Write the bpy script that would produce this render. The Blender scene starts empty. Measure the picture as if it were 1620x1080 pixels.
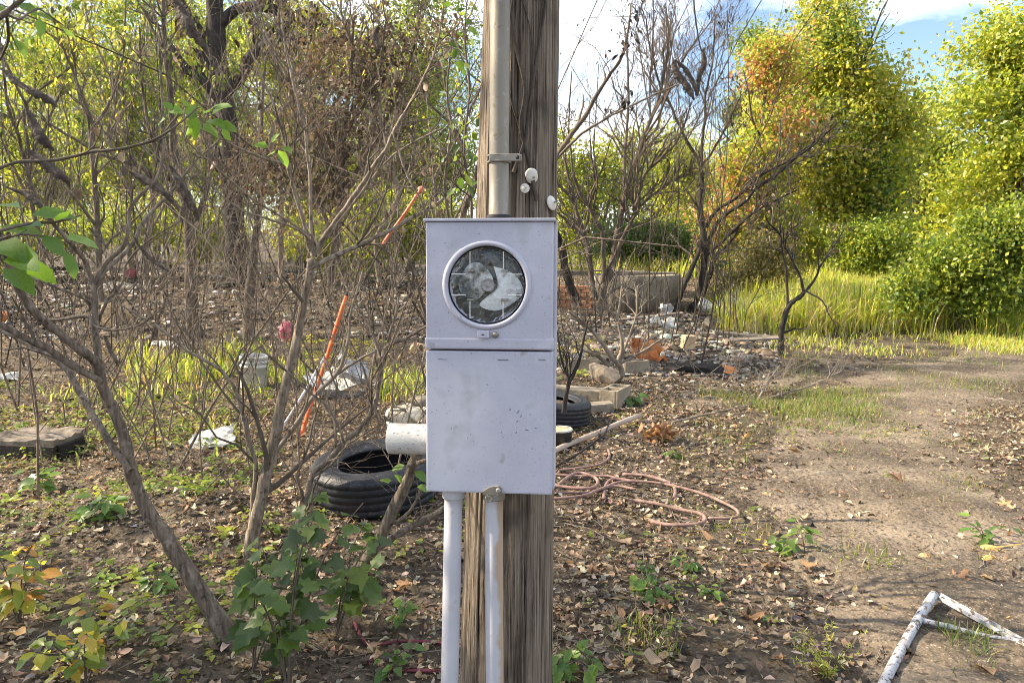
import bpy, bmesh, math, random
import numpy as np
from mathutils import Vector, Matrix
from mathutils.bvhtree import BVHTree

# ------------------------------------------------------------------ camera, sky, sun, exposure
sc = bpy.context.scene
COL = sc.collection
EYE = 1.5; PITCH = math.radians(7.3); FPX = 1170.0
cam_d = bpy.data.cameras.new('camera'); cam = bpy.data.objects.new('camera', cam_d); COL.objects.link(cam)
cam_d.sensor_width = 36; cam_d.lens = 36 * FPX / 1620; cam_d.clip_start = 0.05; cam_d.clip_end = 2000
cam.location = (0, 0, EYE); cam.rotation_euler = (math.pi / 2 - PITCH, 0, 0)
sc.camera = cam

SUN_EL, SUN_AZ = math.radians(36), math.radians(84)      # azimuth measured from the view axis towards the left
S = Vector((-math.sin(SUN_AZ) * math.cos(SUN_EL), math.cos(SUN_AZ) * math.cos(SUN_EL), math.sin(SUN_EL)))
world = bpy.data.worlds.new('World'); sc.world = world; world.use_nodes = True
wt = world.node_tree; wt.nodes.clear()
def wn(t, **k):
    n = wt.nodes.new(t)
    for a, b in k.items(): setattr(n, a, b)
    return n
w_out = wn('ShaderNodeOutputWorld'); w_bg = wn('ShaderNodeBackground')
w_sky = wn('ShaderNodeTexSky', sky_type='NISHITA', sun_disc=False, sun_elevation=SUN_EL, sun_rotation=-SUN_AZ)
w_sky.air_density = 1.0; w_sky.dust_density = 1.0; w_sky.ozone_density = 1.5
w_tc = wn('ShaderNodeTexCoord'); w_map = wn('ShaderNodeMapping'); w_map.inputs['Scale'].default_value = (1.0, 1.0, 2.6)
w_map.inputs['Location'].default_value = (7.7, 0.9, 2.2)
w_noise = wn('ShaderNodeTexNoise'); w_noise.inputs['Scale'].default_value = 1.9; w_noise.inputs['Detail'].default_value = 9; w_noise.inputs['Roughness'].default_value = .58
w_ramp = wn('ShaderNodeValToRGB'); w_ramp.color_ramp.elements[0].position = .45; w_ramp.color_ramp.elements[1].position = .64
w_mix = wn('ShaderNodeMixRGB'); w_mix.inputs['Color2'].default_value = (11.5, 11.7, 12.0, 1)
L_ = wt.links.new
L_(w_tc.outputs['Generated'], w_map.inputs['Vector']); L_(w_map.outputs['Vector'], w_noise.inputs['Vector'])
L_(w_noise.outputs['Fac'], w_ramp.inputs['Fac']); L_(w_ramp.outputs['Color'], w_mix.inputs['Fac'])
L_(w_sky.outputs['Color'], w_mix.inputs['Color1']); L_(w_mix.outputs['Color'], w_bg.inputs['Color'])
w_bg.inputs['Strength'].default_value = 0.088
L_(w_bg.outputs['Background'], w_out.inputs['Surface'])
sun_d = bpy.data.lights.new('sun', 'SUN'); sun = bpy.data.objects.new('sun', sun_d); COL.objects.link(sun)
sun_d.energy = 5.0; sun_d.angle = math.radians(.5); sun_d.color = (1.0, .85, .63)
sun.rotation_euler = S.to_track_quat('Z', 'Y').to_euler(); sun.location = S * 60
sc.view_settings.view_transform = 'Standard'; sc.view_settings.look = 'None'
sc.view_settings.gamma = 1.0; sc.view_settings.exposure = 1.58; sc.view_settings.use_curve_mapping = False
sc.render.engine = 'CYCLES'
sc.cycles.max_bounces = 6; sc.cycles.transparent_max_bounces = 8; sc.cycles.diffuse_bounces = 3; sc.cycles.caustics_reflective = False; sc.cycles.caustics_refractive = False
sc.cycles.use_denoising = True; sc.cycles.denoising_prefilter = 'ACCURATE'; sc.cycles.pixel_filter_type = 'BLACKMAN_HARRIS'; sc.cycles.filter_width = .9

rng = np.random.default_rng(11); random.seed(11)
R = math.radians

# ------------------------------------------------------------------ small maths
def vnoise(x, y, seed=0):
    x = np.asarray(x, float); y = np.asarray(y, float)
    xi = np.floor(x).astype(np.int64); yi = np.floor(y).astype(np.int64); fx = x - xi; fy = y - yi
    fx = fx * fx * (3 - 2 * fx); fy = fy * fy * (3 - 2 * fy)
    def h(a, b):
        n = (a * 374761393 + b * 668265263 + seed * 982451653) & 0x7fffffff
        n = ((n ^ (n >> 13)) * 1274126177) & 0x7fffffff
        return ((n ^ (n >> 16)) & 0xffff) / 65535.0
    return (h(xi, yi) * (1 - fx) + h(xi + 1, yi) * fx) * (1 - fy) + (h(xi, yi + 1) * (1 - fx) + h(xi + 1, yi + 1) * fx) * fy
def fbm(x, y, o=3, seed=0):
    s = 0; a = .5
    for i in range(o): s = s + a * vnoise(np.asarray(x) * 2 ** i, np.asarray(y) * 2 ** i, seed + i); a *= .5
    return s
def sstep(a, b, x): t = np.clip((np.asarray(x, float) - a) / (b - a), 0, 1); return t * t * (3 - 2 * t)
def H(x, y):
    x = np.asarray(x, float); y = np.asarray(y, float)
    z = .62 * sstep(9, 24, y) + .10 * (fbm(x * .35, y * .35, 3, 5) - .45) + .045 * (fbm(x * 1.7, y * 1.7, 3, 9) - .45)
    z = z + .10 * np.exp(-(((x + 1.75) / .75) ** 2 + ((y - 4.0) / .32) ** 2))          # little soil bank on the left
    z = z + .16 * np.exp(-(((x - 2.6) / 1.7) ** 2 + ((y - 10.6) / 1.5) ** 2))           # rubble heap
    z = z + 3.5 * sstep(45, 160, np.hypot(x, y))
    return z
RT = Vector((1, 0, 0)); FW = Vector((0, math.cos(PITCH), -math.sin(PITCH))); UP = Vector((0, math.sin(PITCH), math.cos(PITCH)))
def ray(px, py): return FW + RT * ((px - 810) / FPX) + UP * ((540 - py) / FPX)
def at(px, py, d):
    r = ray(px, py); return Vector((0, 0, EYE)) + r * (d / r.y)
def G(px, py):
    r = ray(px, py); a, b = 1.2, 70.0; n = 900; prev = a
    ts = np.geomspace(a, b, n); X = r.x * ts; Y = r.y * ts; Z = EYE + r.z * ts
    k = int(np.argmax(Z < H(X, Y))); k = k if Z[k] < H(X[k], Y[k]) else n - 1
    lo, hi = ts[max(k - 1, 0)], ts[k]
    for _ in range(18):
        m = (lo + hi) / 2
        if EYE + r.z * m < float(H(r.x * m, r.y * m)): hi = m
        else: lo = m
    return Vector((r.x * hi, r.y * hi, float(H(r.x * hi, r.y * hi))))
def gz(x, y): return float(H(x, y))
def norm(a): return a / np.maximum(np.linalg.norm(a, axis=-1, keepdims=True), 1e-9)

# ------------------------------------------------------------------ materials
def nodes(name):
    m = bpy.data.materials.new(name); m.use_nodes = True; t = m.node_tree; t.nodes.clear(); return m, t
def mk(t, typ, **k):
    n = t.nodes.new(typ)
    for a, b in k.items():
        if a in n.inputs.keys(): n.inputs[a].default_value = b
        else: setattr(n, a, b)
    return n
def noise_mat(name, cols, scale=8, detail=6, rough=.8, bump=.3, bscale=60, metallic=0, stretch=(1, 1, 1), pos=None, specks=None, spec=.3, bdist=.01):
    """layered procedural material: a ramp of the surface's own colours over noise, fine relief, optional flecks"""
    m, t = nodes(name); o = mk(t, 'ShaderNodeOutputMaterial'); b = mk(t, 'ShaderNodeBsdfPrincipled')
    b.inputs['Roughness'].default_value = rough; b.inputs['Metallic'].default_value = metallic; b.inputs['Specular IOR Level'].default_value = spec
    tc = mk(t, 'ShaderNodeTexCoord'); mp = mk(t, 'ShaderNodeMapping'); mp.inputs['Scale'].default_value = stretch
    t.links.new(tc.outputs['Object'], mp.inputs['Vector'])
    n = mk(t, 'ShaderNodeTexNoise'); n.inputs['Scale'].default_value = scale; n.inputs['Detail'].default_value = detail; n.inputs['Roughness'].default_value = .62
    t.links.new(mp.outputs['Vector'], n.inputs['Vector'])
    r = mk(t, 'ShaderNodeValToRGB'); cr = r.color_ramp
    k = len(cols); ps = pos or [.28 + .44 * i / max(k - 1, 1) for i in range(k)]
    while len(cr.elements) < k: cr.elements.new(.5)
    for e, c, p in zip(cr.elements, cols, ps): e.color = (*c, 1); e.position = p
    t.links.new(n.outputs['Fac'], r.inputs['Fac']); src = r.outputs['Color']
    for sp in (specks or []):
        col, ssc, lo, hi, amt = sp
        v = mk(t, 'ShaderNodeTexNoise'); v.inputs['Scale'].default_value = ssc; v.inputs['Detail'].default_value = 3
        t.links.new(tc.outputs['Object'], v.inputs['Vector'])
        q = mk(t, 'ShaderNodeMapRange'); q.inputs['From Min'].default_value = lo; q.inputs['From Max'].default_value = hi; q.inputs['To Max'].default_value = amt
        t.links.new(v.outputs['Fac'], q.inputs['Value'])
        mx = mk(t, 'ShaderNodeMixRGB'); mx.inputs['Color2'].default_value = (*col, 1)
        t.links.new(q.outputs['Result'], mx.inputs['Fac']); t.links.new(src, mx.inputs['Color1']); src = mx.outputs['Color']
    t.links.new(src, b.inputs['Base Color'])
    if bump:
        n2 = mk(t, 'ShaderNodeTexNoise'); n2.inputs['Scale'].default_value = bscale; n2.inputs['Detail'].default_value = 5
        t.links.new(mp.outputs['Vector'], n2.inputs['Vector'])
        bp = mk(t, 'ShaderNodeBump'); bp.inputs['Strength'].default_value = bump; bp.inputs['Distance'].default_value = bdist
        t.links.new(n2.outputs['Fac'], bp.inputs['Height']); t.links.new(bp.outputs['Normal'], b.inputs['Normal'])
    t.links.new(b.outputs['BSDF'], o.inputs['Surface']); return m
def tint_mat(name, transl=.45, rough=.55, spec=.35, var=.25, vscale=25):
    """leaf material: colour from the leaf's own tint, thin enough to let light through"""
    m, t = nodes(name); o = mk(t, 'ShaderNodeOutputMaterial'); b = mk(t, 'ShaderNodeBsdfPrincipled')
    b.inputs['Roughness'].default_value = rough; b.inputs['Specular IOR Level'].default_value = spec
    a = mk(t, 'ShaderNodeAttribute', attribute_name='tint'); n = mk(t, 'ShaderNodeTexNoise'); n.inputs['Scale'].default_value = vscale; n.inputs['Detail'].default_value = 4
    tc = mk(t, 'ShaderNodeTexCoord'); t.links.new(tc.outputs['Object'], n.inputs['Vector'])
    q = mk(t, 'ShaderNodeMapRange'); q.inputs['From Min'].default_value = .25; q.inputs['From Max'].default_value = .75; q.inputs['To Min'].default_value = 1 - var; q.inputs['To Max'].default_value = 1 + var
    t.links.new(n.outputs['Fac'], q.inputs['Value'])
    mu = mk(t, 'ShaderNodeVectorMath', operation='SCALE'); t.links.new(a.outputs['Color'], mu.inputs[0]); t.links.new(q.outputs['Result'], mu.inputs['Scale'])
    t.links.new(mu.outputs['Vector'], b.inputs['Base Color'])
    if transl:
        tr = mk(t, 'ShaderNodeBsdfTranslucent'); mx = mk(t, 'ShaderNodeMixShader'); m2 = mk(t, 'ShaderNodeVectorMath', operation='MULTIPLY'); m2.inputs[1].default_value = (1.9, 1.8, 1.2); t.links.new(mu.outputs['Vector'], m2.inputs[0]); mx.inputs['Fac'].default_value = transl
        t.links.new(m2.outputs['Vector'], tr.inputs['Color'])
        t.links.new(b.outputs['BSDF'], mx.inputs[1]); t.links.new(tr.outputs['BSDF'], mx.inputs[2]); t.links.new(mx.outputs['Shader'], o.inputs['Surface'])
    else: t.links.new(b.outputs['BSDF'], o.inputs['Surface'])
    return m
M = {}
M['leaf'] = tint_mat('living_leaf', .48, .42, .55)
M['dry'] = tint_mat('dry_leaf', .15, .75, .2, .35, 40)
M['chip'] = tint_mat('debris_chip', 0, .85, .2, .3, 30)
M['soil'] = noise_mat('woodland_soil', [(.026, .019, .013), (.060, .045, .031), (.112, .086, .059), (.18, .143, .10)], 2.3, 12, .95, 1.0, 26, specks=[((.14, .112, .08), 46, .56, .66, .7), ((.018, .014, .011), 30, .58, .68, .8)], bdist=.03)
M['track'] = noise_mat('sandy_track', [(.055, .042, .029), (.112, .087, .061), (.185, .147, .107), (.26, .212, .158)], 1.3, 12, .95, 1.0, 30, specks=[((.06, .045, .032), 1.4, .50, .64, .65), ((.05, .037, .027), 40, .54, .64, .85), ((.33, .275, .215), 75, .58, .68, .6)], bdist=.025)
M['bark'] = noise_mat('grey_brown_bark', [(.055, .042, .032), (.11, .088, .068), (.17, .14, .11)], 14, 6, .9, .6, 70, stretch=(1, 1, .25))
M['bark_pale'] = noise_mat('pale_dry_bark', [(.12, .098, .075), (.20, .165, .13), (.28, .24, .19)], 16, 6, .9, .5, 80, stretch=(1, 1, .25))
M['bark_near'] = noise_mat('fissured_shrub_bark', [(.050, .036, .026), (.115, .088, .066), (.19, .152, .118), (.28, .235, .19)], 55, 8, .92, 1.0, 140, stretch=(1, 1, .16), bdist=.006, specks=[((.30, .27, .22), 28, .58, .68, .6), ((.03, .022, .017), 35, .60, .68, .7)])
M['bark_near_pale'] = noise_mat('fissured_pale_bark', [(.075, .056, .04), (.17, .135, .10), (.27, .22, .172), (.36, .305, .245)], 55, 8, .92, 1.0, 140, stretch=(1, 1, .16), bdist=.006, specks=[((.36, .32, .26), 28, .58, .68, .5), ((.05, .037, .028), 35, .60, .68, .7)])
M['bark_char'] = noise_mat('sooty_brush_bark', [(.03, .024, .02), (.065, .052, .042), (.11, .09, .072)], 12, 6, .95, .6, 50)
M['bark_dark'] = noise_mat('scorched_bark', [(.016, .014, .013), (.035, .030, .027), (.065, .054, .046)], 9, 7, .95, .8, 40, stretch=(1, 1, .3))
M['wood'] = noise_mat('weathered_pole_wood', [(.014, .010, .008), (.15, .117, .088), (.26, .21, .162), (.42, .35, .275)], 9, 12, .92, 1.0, 40, stretch=(26, 26, .30), pos=[.385, .425, .54, .70], specks=[((.27, .22, .165), 5, .50, .68, .45), ((.030, .022, .017), 6, .56, .68, .6)], bdist=.006)
M['paint'] = noise_mat('weathered_grey_paint', [(.34, .345, .41), (.395, .40, .475), (.445, .45, .525)], 5, 8, .55, .12, 260, specks=[((.20, .20, .22), 330, .63, .70, .5), ((.56, .565, .60), 4, .5, .72, .5), ((.24, .235, .235), 9, .58, .72, .5), ((.14, .14, .15), 150, .69, .73, .7), ((.20, .17, .14), 22, .66, .74, .5), ((.50, .50, .56), 14, .58, .68, .4)], bdist=.002, spec=.4)
M['galv'] = noise_mat('galvanised_steel', [(.14, .127, .105), (.225, .205, .17), (.31, .29, .25)], 6, 8, .5, .15, 180, metallic=.25, stretch=(1, 1, .3), specks=[((.22, .17, .11), 30, .62, .72, .7), ((.40, .385, .35), 60, .6, .7, .3), ((.12, .09, .065), 70, .64, .72, .7)], bdist=.002)
M['pvc'] = noise_mat('grey_conduit', [(.36, .36, .40), (.44, .44, .485), (.50, .50, .54)], 5, 6, .55, .1, 120, specks=[((.30, .29, .28), 40, .62, .72, .5), ((.30, .26, .20), 12, .62, .74, .5)], bdist=.002)
M['fitting'] = noise_mat('dull_zinc_fitting', [(.22, .21, .19), (.33, .31, .28)], 20, 5, .5, .2, 160, metallic=.4)
M['plate'] = noise_mat('socket_plate', [(.02, .02, .019), (.12, .12, .11), (.50, .51, .53), (.80, .81, .84)], 15, 4, .4, .6, 30, pos=[.42, .48, .53, .58], specks=[((.16, .14, .075), 22, .57, .64, .8), ((.06, .055, .05), 40, .60, .66, .7)])  # white and dark blotches imitate window reflections; plate is redefined further down
M['white_line'] = noise_mat('clear_rib', [(.72, .72, .71), (.82, .82, .81)], 20, 3, .3, 0)
M['dark'] = noise_mat('black_rubber_gasket', [(.012, .012, .014), (.03, .03, .033)], 20, 4, .7, .1)
M['tyre'] = noise_mat('dusty_tyre_rubber', [(.006, .007, .010), (.013, .015, .021), (.028, .030, .037)], 9, 8, .55, .3, 90, specks=[((.11, .095, .075), 24, .62, .74, .5)], spec=.45)
M['ceramic'] = noise_mat('dirty_white_ceramic', [(.55, .52, .45), (.74, .72, .67)], 30, 4, .4, .05)
M['whiteplastic'] = noise_mat('dirty_white_plastic', [(.36, .35, .31), (.50, .49, .45), (.58, .57, .53)], 8, 6, .5, .1, 60, specks=[((.22, .18, .13), 14, .58, .72, .7)])
M['whitepaint'] = noise_mat('flaking_white_paint', [(.30, .305, .33), (.44, .445, .47)], 10, 5, .6, .35, 70, specks=[((.12, .085, .06), 48, .56, .61, .95), ((.40, .37, .34), 22, .55, .66, .6), ((.10, .07, .05), 130, .64, .68, .8)])
M['orange'] = noise_mat('faded_orange_paint', [(.50, .075, .02), (.66, .13, .035), (.62, .2, .09)], 14, 5, .5, .15, 60, specks=[((.12, .06, .035), 40, .62, .70, .8)])
M['orange2'] = noise_mat('salmon_plastic', [(.72, .14, .075), (.80, .22, .13)], 8, 4, .5, .05)
M['concrete'] = noise_mat('old_concrete', [(.14, .12, .09), (.24, .207, .158), (.33, .288, .225)], 5, 9, .95, .6, 50, specks=[((.10, .085, .07), 9, .56, .7, .7)])
M['brick'] = noise_mat('old_brick', [(.24, .10, .055), (.38, .18, .10), (.45, .27, .17)], 9, 7, .95, .5, 60)
M['ash'] = noise_mat('ash_and_char', [(.03, .027, .025), (.13, .12, .11), (.34, .32, .29)], 7, 8, .95, .6, 50)
M['rust'] = noise_mat('rust', [(.16, .05, .02), (.42, .14, .04), (.52, .2, .07)], 12, 7, .9, .5, 60)
M['metal'] = noise_mat('scrap_sheet_metal', [(.22, .22, .23), (.45, .46, .48), (.62, .63, .65)], 6, 7, .45, .3, 50, metallic=.35, specks=[((.16, .09, .05), 12, .58, .7, .8)])
M['darkmetal'] = noise_mat('dark_scrap_metal', [(.02, .02, .022), (.07, .07, .072)], 10, 6, .6, .3, 50, metallic=.3)
M['hose'] = noise_mat('faded_pink_hose', [(.15, .09, .075), (.24, .15, .128), (.32, .22, .19)], 16, 6, .75, .2, 90, specks=[((.13, .09, .07), 22, .56, .68, .7)])
M['redhose'] = noise_mat('maroon_hose', [(.13, .03, .04), (.23, .06, .075)], 16, 5, .6, .15, 90)
M['stick'] = noise_mat('bleached_pole', [(.24, .18, .14), (.37, .295, .24), (.46, .385, .325)], 9, 7, .9, .4, 70, stretch=(1, 1, .3))
M['board'] = noise_mat('grey_weathered_board', [(.09, .075, .06), (.17, .142, .115), (.25, .215, .18)], 10, 8, .95, .5, 60, stretch=(.3, 1, 1))
M['tan'] = noise_mat('tan_foam', [(.42, .29, .16), (.62, .47, .30)], 9, 6, .95, .5, 50)
M['pink'] = noise_mat('pink_cloth', [(.42, .06, .11), (.62, .16, .22)], 12, 5, .9, .3, 40)
M['pebble'] = noise_mat('sandstone_pebble', [(.26, .18, .10), (.42, .30, .17)], 16, 6, .95, .5, 70)
M['peb_orange'] = noise_mat('orange_stone', [(.45, .26, .09), (.60, .40, .17)], 14, 6, .95, .4, 60)
M['char'] = noise_mat('charred_wood', [(.012, .011, .011), (.035, .031, .028)], 16, 7, .95, .8, 60)
gm, gt = nodes('clear_cover'); _o = mk(gt, 'ShaderNodeOutputMaterial'); _g = mk(gt, 'ShaderNodeBsdfGlossy'); _g.inputs['Roughness'].default_value = .06
_t = mk(gt, 'ShaderNodeBsdfTransparent'); _t.inputs['Color'].default_value = (.93, .94, .93, 1); _x = mk(gt, 'ShaderNodeMixShader'); _f = mk(gt, 'ShaderNodeFresnel'); _f.inputs['IOR'].default_value = 1.5
_n = mk(gt, 'ShaderNodeTexNoise'); _n.inputs['Scale'].default_value = 15; _n.inputs['Distortion'].default_value = 1.6; _n.inputs['Detail'].default_value = 2
_tc = mk(gt, 'ShaderNodeTexCoord'); _b = mk(gt, 'ShaderNodeBump'); _b.inputs['Strength'].default_value = .5; _b.inputs['Distance'].default_value = .02
gt.links.new(_tc.outputs['Object'], _n.inputs['Vector']); gt.links.new(_n.outputs['Fac'], _b.inputs['Height'])
gt.links.new(_b.outputs['Normal'], _g.inputs['Normal']); gt.links.new(_b.outputs['Normal'], _f.inputs['Normal'])
gt.links.new(_f.outputs['Fac'], _x.inputs['Fac']); gt.links.new(_t.outputs['BSDF'], _x.inputs[1]); gt.links.new(_g.outputs['BSDF'], _x.inputs[2]); gt.links.new(_x.outputs['Shader'], _o.inputs['Surface'])
M['glass'] = gm

# ------------------------------------------------------------------ objects
def tag(o, label=None, cat=None, group=None, kind=None):
    if label: o['label'] = label
    if cat: o['category'] = cat
    if group: o['group'] = group
    if kind: o['kind'] = kind
    return o
def link(name, data, parent=None, mat=None):
    o = bpy.data.objects.new(name, data); COL.objects.link(o)
    if parent is not None: o.parent = parent
    if mat is not None and data is not None and not data.materials: data.materials.append(mat)
    return o
def thing(name, loc, label, cat, group=None, rz=0):
    o = link(name, None); o.location = loc; o.rotation_euler = (0, 0, rz); o.empty_display_size = .1
    return tag(o, label, cat, group)
def mesh_np(name, V, loops, starts, mat=None, tint=None, smooth=False):
    V = np.asarray(V, np.float32); me = bpy.data.meshes.new(name)
    me.vertices.add(len(V)); me.vertices.foreach_set('co', V.ravel())
    me.loops.add(len(loops)); me.loops.foreach_set('vertex_index', np.asarray(loops, np.int32))
    me.polygons.add(len(starts)); me.polygons.foreach_set('loop_start', np.asarray(starts, np.int32))
    if smooth: me.polygons.foreach_set('use_smooth', np.ones(len(starts), bool))
    me.update(calc_edges=True)
    if tint is not None:
        a = me.attributes.new('tint', 'FLOAT_COLOR', 'POINT'); c = np.ones((len(V), 4), np.float32); c[:, :3] = tint; a.data.foreach_set('color', c.ravel())
    if mat is not None: me.materials.append(mat)
    return me
class Tubes:
    def __init__(s): s.V = []; s.L = []; s.n = 0
    def add(s, P, r, sides=6, cap=True, rough=0):
        P = np.asarray(P, float); n = len(P); r = np.broadcast_to(np.asarray(r, float), (n,))
        T = np.gradient(P, axis=0); T = norm(T)
        ref = np.array([.31, .47, .83]) if abs(T[n // 2] @ np.array([.31, .47, .83])) < .9 else np.array([1., 0, 0])
        A = norm(np.cross(T, ref)); B = np.cross(T, A)
        th = np.linspace(0, 2 * np.pi, sides, endpoint=False)
        ring = P[:, None, :] + r[:, None, None] * (np.cos(th)[None, :, None] * A[:, None, :] + np.sin(th)[None, :, None] * B[:, None, :])
        if rough:
            k_ = 1 + rough * (vnoise(np.arange(n)[:, None] * .45 + 0 * th, np.arange(sides)[None] * .8 + 0 * P[:, :1], 3) - .5) * 2
            ring = P[:, None, :] + (ring - P[:, None, :]) * k_[:, :, None]
        i = np.arange(n - 1)[:, None]; j = np.arange(sides)[None, :]; j2 = (j + 1) % sides
        q = np.stack([i * sides + j, i * sides + j2, (i + 1) * sides + j2, (i + 1) * sides + j], -1).reshape(-1, 4) + s.n
        s.V.append(ring.reshape(-1, 3)); s.L.append(q); s.n += n * sides
        if cap:
            for e, sg in ((0, -1), (n - 1, 1)):
                k = sides // 2
                base = s.n - n * sides + e * sides; f = [base + a for a in range(sides)]
                if sides % 2 == 0:
                    for a in range(k - 1): s.L.append(np.array([[f[a], f[a + 1], f[-2 - a], f[-1 - a]]]))
    def mesh(s, name, mat=None, origin=None, smooth=True):
        V = np.concatenate(s.V); Q = np.concatenate(s.L)
        if origin is not None: V = V - np.asarray(origin)
        return mesh_np(name, V, Q.ravel(), np.arange(len(Q)) * 4, mat, None, smooth)
def spline(P, n):
    """Catmull-Rom through the rows of P (any columns), n steps per span"""
    P = np.asarray(P, float); Q = np.vstack([2 * P[0] - P[1], P, 2 * P[-1] - P[-2]]); out = []
    t = np.linspace(0, 1, n, endpoint=False)[:, None]
    for i in range(1, len(Q) - 2):
        a, b, c, d = Q[i - 1], Q[i], Q[i + 1], Q[i + 2]
        out.append(.5 * (2 * b + (c - a) * t + (2 * a - 5 * b + 4 * c - d) * t ** 2 + (3 * b - a - 3 * c + d) * t ** 3))
    out.append(P[-1:]); return np.vstack(out)
def bm_obj(name, bm, mat, parent=None, smooth=False):
    me = bpy.data.meshes.new(name); bm.to_mesh(me); bm.free()
    if smooth:
        for p in me.polygons: p.use_smooth = True
    me.materials.append(mat); return link(name, me, parent)
def box_bm(sx, sy, sz, bev=.003, c=(0, 0, 0), segs=2):
    bm = bmesh.new(); bmesh.ops.create_cube(bm, size=1)
    for v in bm.verts: v.co = Vector((v.co.x * sx + c[0], v.co.y * sy + c[1], v.co.z * sz + c[2]))
    if bev: bmesh.ops.bevel(bm, geom=bm.edges[:], offset=bev, segments=segs, affect='EDGES', profile=.6)
    return bm
def box(name, mat, size, c=(0, 0, 0), bev=.003, parent=None): return bm_obj(name, box_bm(*size, bev, c), mat, parent)
def lathe(name, prof, mat, parent=None, n=48, axis='Z', closed=False, smooth=True, off=(0, 0, 0)):
    P = np.asarray(prof, float); th = np.linspace(0, 2 * np.pi, n, endpoint=False); k = len(P)
    x = P[:, 0:1] * np.cos(th); y = P[:, 0:1] * np.sin(th); z = np.repeat(P[:, 1:2], n, 1)
    V = np.stack([x, y, z], -1) if axis == 'Z' else (np.stack([x, z, y], -1) if axis == 'Y' else np.stack([z, x, y], -1))
    i = np.arange(k if closed else k - 1)[:, None]; j = np.arange(n)[None]; i2 = (i + 1) % k; j2 = (j + 1) % n
    Q = np.stack([i * n + j, i * n + j2, i2 * n + j2, i2 * n + j], -1).reshape(-1, 4)
    if axis == 'Y': Q = Q[:, ::-1]
    me = mesh_np(name, V.reshape(-1, 3) + np.asarray(off), Q.ravel(), np.arange(len(Q)) * 4, mat, None, smooth)
    return link(name, me, parent)
def chunk_bm(sx, sy, sz, seed, n=14, bev=0):
    r = random.Random(seed); bm = bmesh.new()
    for i in range(n):
        v = Vector((r.gauss(0, 1), r.gauss(0, 1), r.gauss(0, 1))).normalized(); k = max(abs(v.x), abs(v.y), abs(v.z)) ** .6
        bm.verts.new((v.x / k * sx / 2, v.y / k * sy / 2, v.z / k * sz / 2))
    o = bmesh.ops.convex_hull(bm, input=bm.verts[:]); bmesh.ops.delete(bm, geom=[g for g in o['geom_interior'] if isinstance(g, bmesh.types.BMVert)], context='VERTS')
    if bev: bmesh.ops.bevel(bm, geom=bm.edges[:], offset=bev, segments=2, affect='EDGES')
    return bm
def chunk(name, mat, size, loc, rot, seed, label=None, cat=None, group=None, bev=0, n=14):
    o = bm_obj(name, chunk_bm(*size, seed, n, bev), mat); o.location = loc; o.rotation_euler = rot
    return tag(o, label, cat, group)
def sheet(name, mat, w, h, crump, seed, thick=.006, n=10, parent=None, jag=0):
    V = []; F = []
    for s_ in (0, 1):
        for i in range(n + 1):
            for j in range(n + 1):
                x = (i / n - .5) * w; y = (j / n - .5) * h
                jx = jag * (float(vnoise(j * .9, seed + (i > n / 2) * 7, seed)) - .5) * (abs(i / n - .5) * 2) ** 3
                jy = jag * (float(vnoise(i * .9, seed + 3 + (j > n / 2) * 7, seed)) - .5) * (abs(j / n - .5) * 2) ** 3
                z = crump * (float(fbm(x * 4 / max(w, .1) + seed, y * 4 / max(h, .1), 3, seed)) - .45) * 2
                V.append((x + jx, y + jy, z - s_ * thick))
    m_ = (n + 1) ** 2; I = lambda a, b: a * (n + 1) + b
    for i in range(n):
        for j in range(n):
            F.append((I(i, j), I(i + 1, j), I(i + 1, j + 1), I(i, j + 1))); F.append((m_ + I(i, j), m_ + I(i, j + 1), m_ + I(i + 1, j + 1), m_ + I(i + 1, j)))
    for i in range(n):
        for a, b in (((i, 0), (i + 1, 0)), ((i + 1, n), (i, n)), ((0, i + 1), (0, i)), ((n, i), (n, i + 1))):
            F.append((I(*b), I(*a), m_ + I(*a), m_ + I(*b)))
    me = bpy.data.meshes.new(name); me.from_pydata(V, [], F); me.materials.append(mat); return link(name, me, parent)

# ---- leaves
def tmpl(verts, faces):
    V = np.array(verts, float); lp = np.concatenate([np.array(f) for f in faces]); st = np.cumsum([0] + [len(f) for f in faces])[:-1]
    return V, lp, st
T_DIA = tmpl([(0, 0, 0), (.45, .30, .07), (1, 0, -.06), (.5, -.30, .05)], [(0, 2, 1), (0, 3, 2)])
T_OV = tmpl([(0, 0, 0), (.28, .27, .05), (.68, .21, .03), (1, 0, -.10), (.68, -.21, .03), (.28, -.27, .05), (.3, 0, 0), (.7, 0, -.03)],
            [(0, 6, 1), (6, 7, 2, 1), (7, 3, 2), (0, 5, 6), (5, 4, 7, 6), (4, 3, 7)])
T_SLIM = tmpl([(0, 0, 0), (.35, .11, .03), (1, 0, -.14), (.35, -.11, .03)], [(0, 2, 1), (0, 3, 2)])
def lobed(pts):
    V = [(.22, 0, 0)] + [(x, y, -.12 * (x * x + y * y) + .05 * abs(y)) for x, y in pts]; n = len(pts)
    return tmpl(V, [(0, i + 1, (i + 1) % n + 1) for i in range(n)])
T_LOB = lobed([(0, 0), (-.10, -.20), (.10, -.50), (.28, -.33), (.52, -.40), (.62, -.16), (1, 0), (.62, .16), (.52, .40), (.28, .33), (.10, .50), (-.10, .20)])
def maple_outline():
    pts = []; lob = [(-100, .34), (-52, .50), (0, .62), (52, .50), (100, .34)]
    for k, (a, l) in enumerate(lob):
        for da, f in ((-17, .52), (-11, .80), (-6, .74), (0, 1.0), (6, .74), (11, .80), (17, .52)): pts.append((.30 + l * f * math.cos(math.radians(a + da)), l * f * math.sin(math.radians(a + da))))
    return [(0, 0), (.02, -.03)] + pts + [(.02, .03)]
T_MAPLE = lobed(maple_outline())
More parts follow.
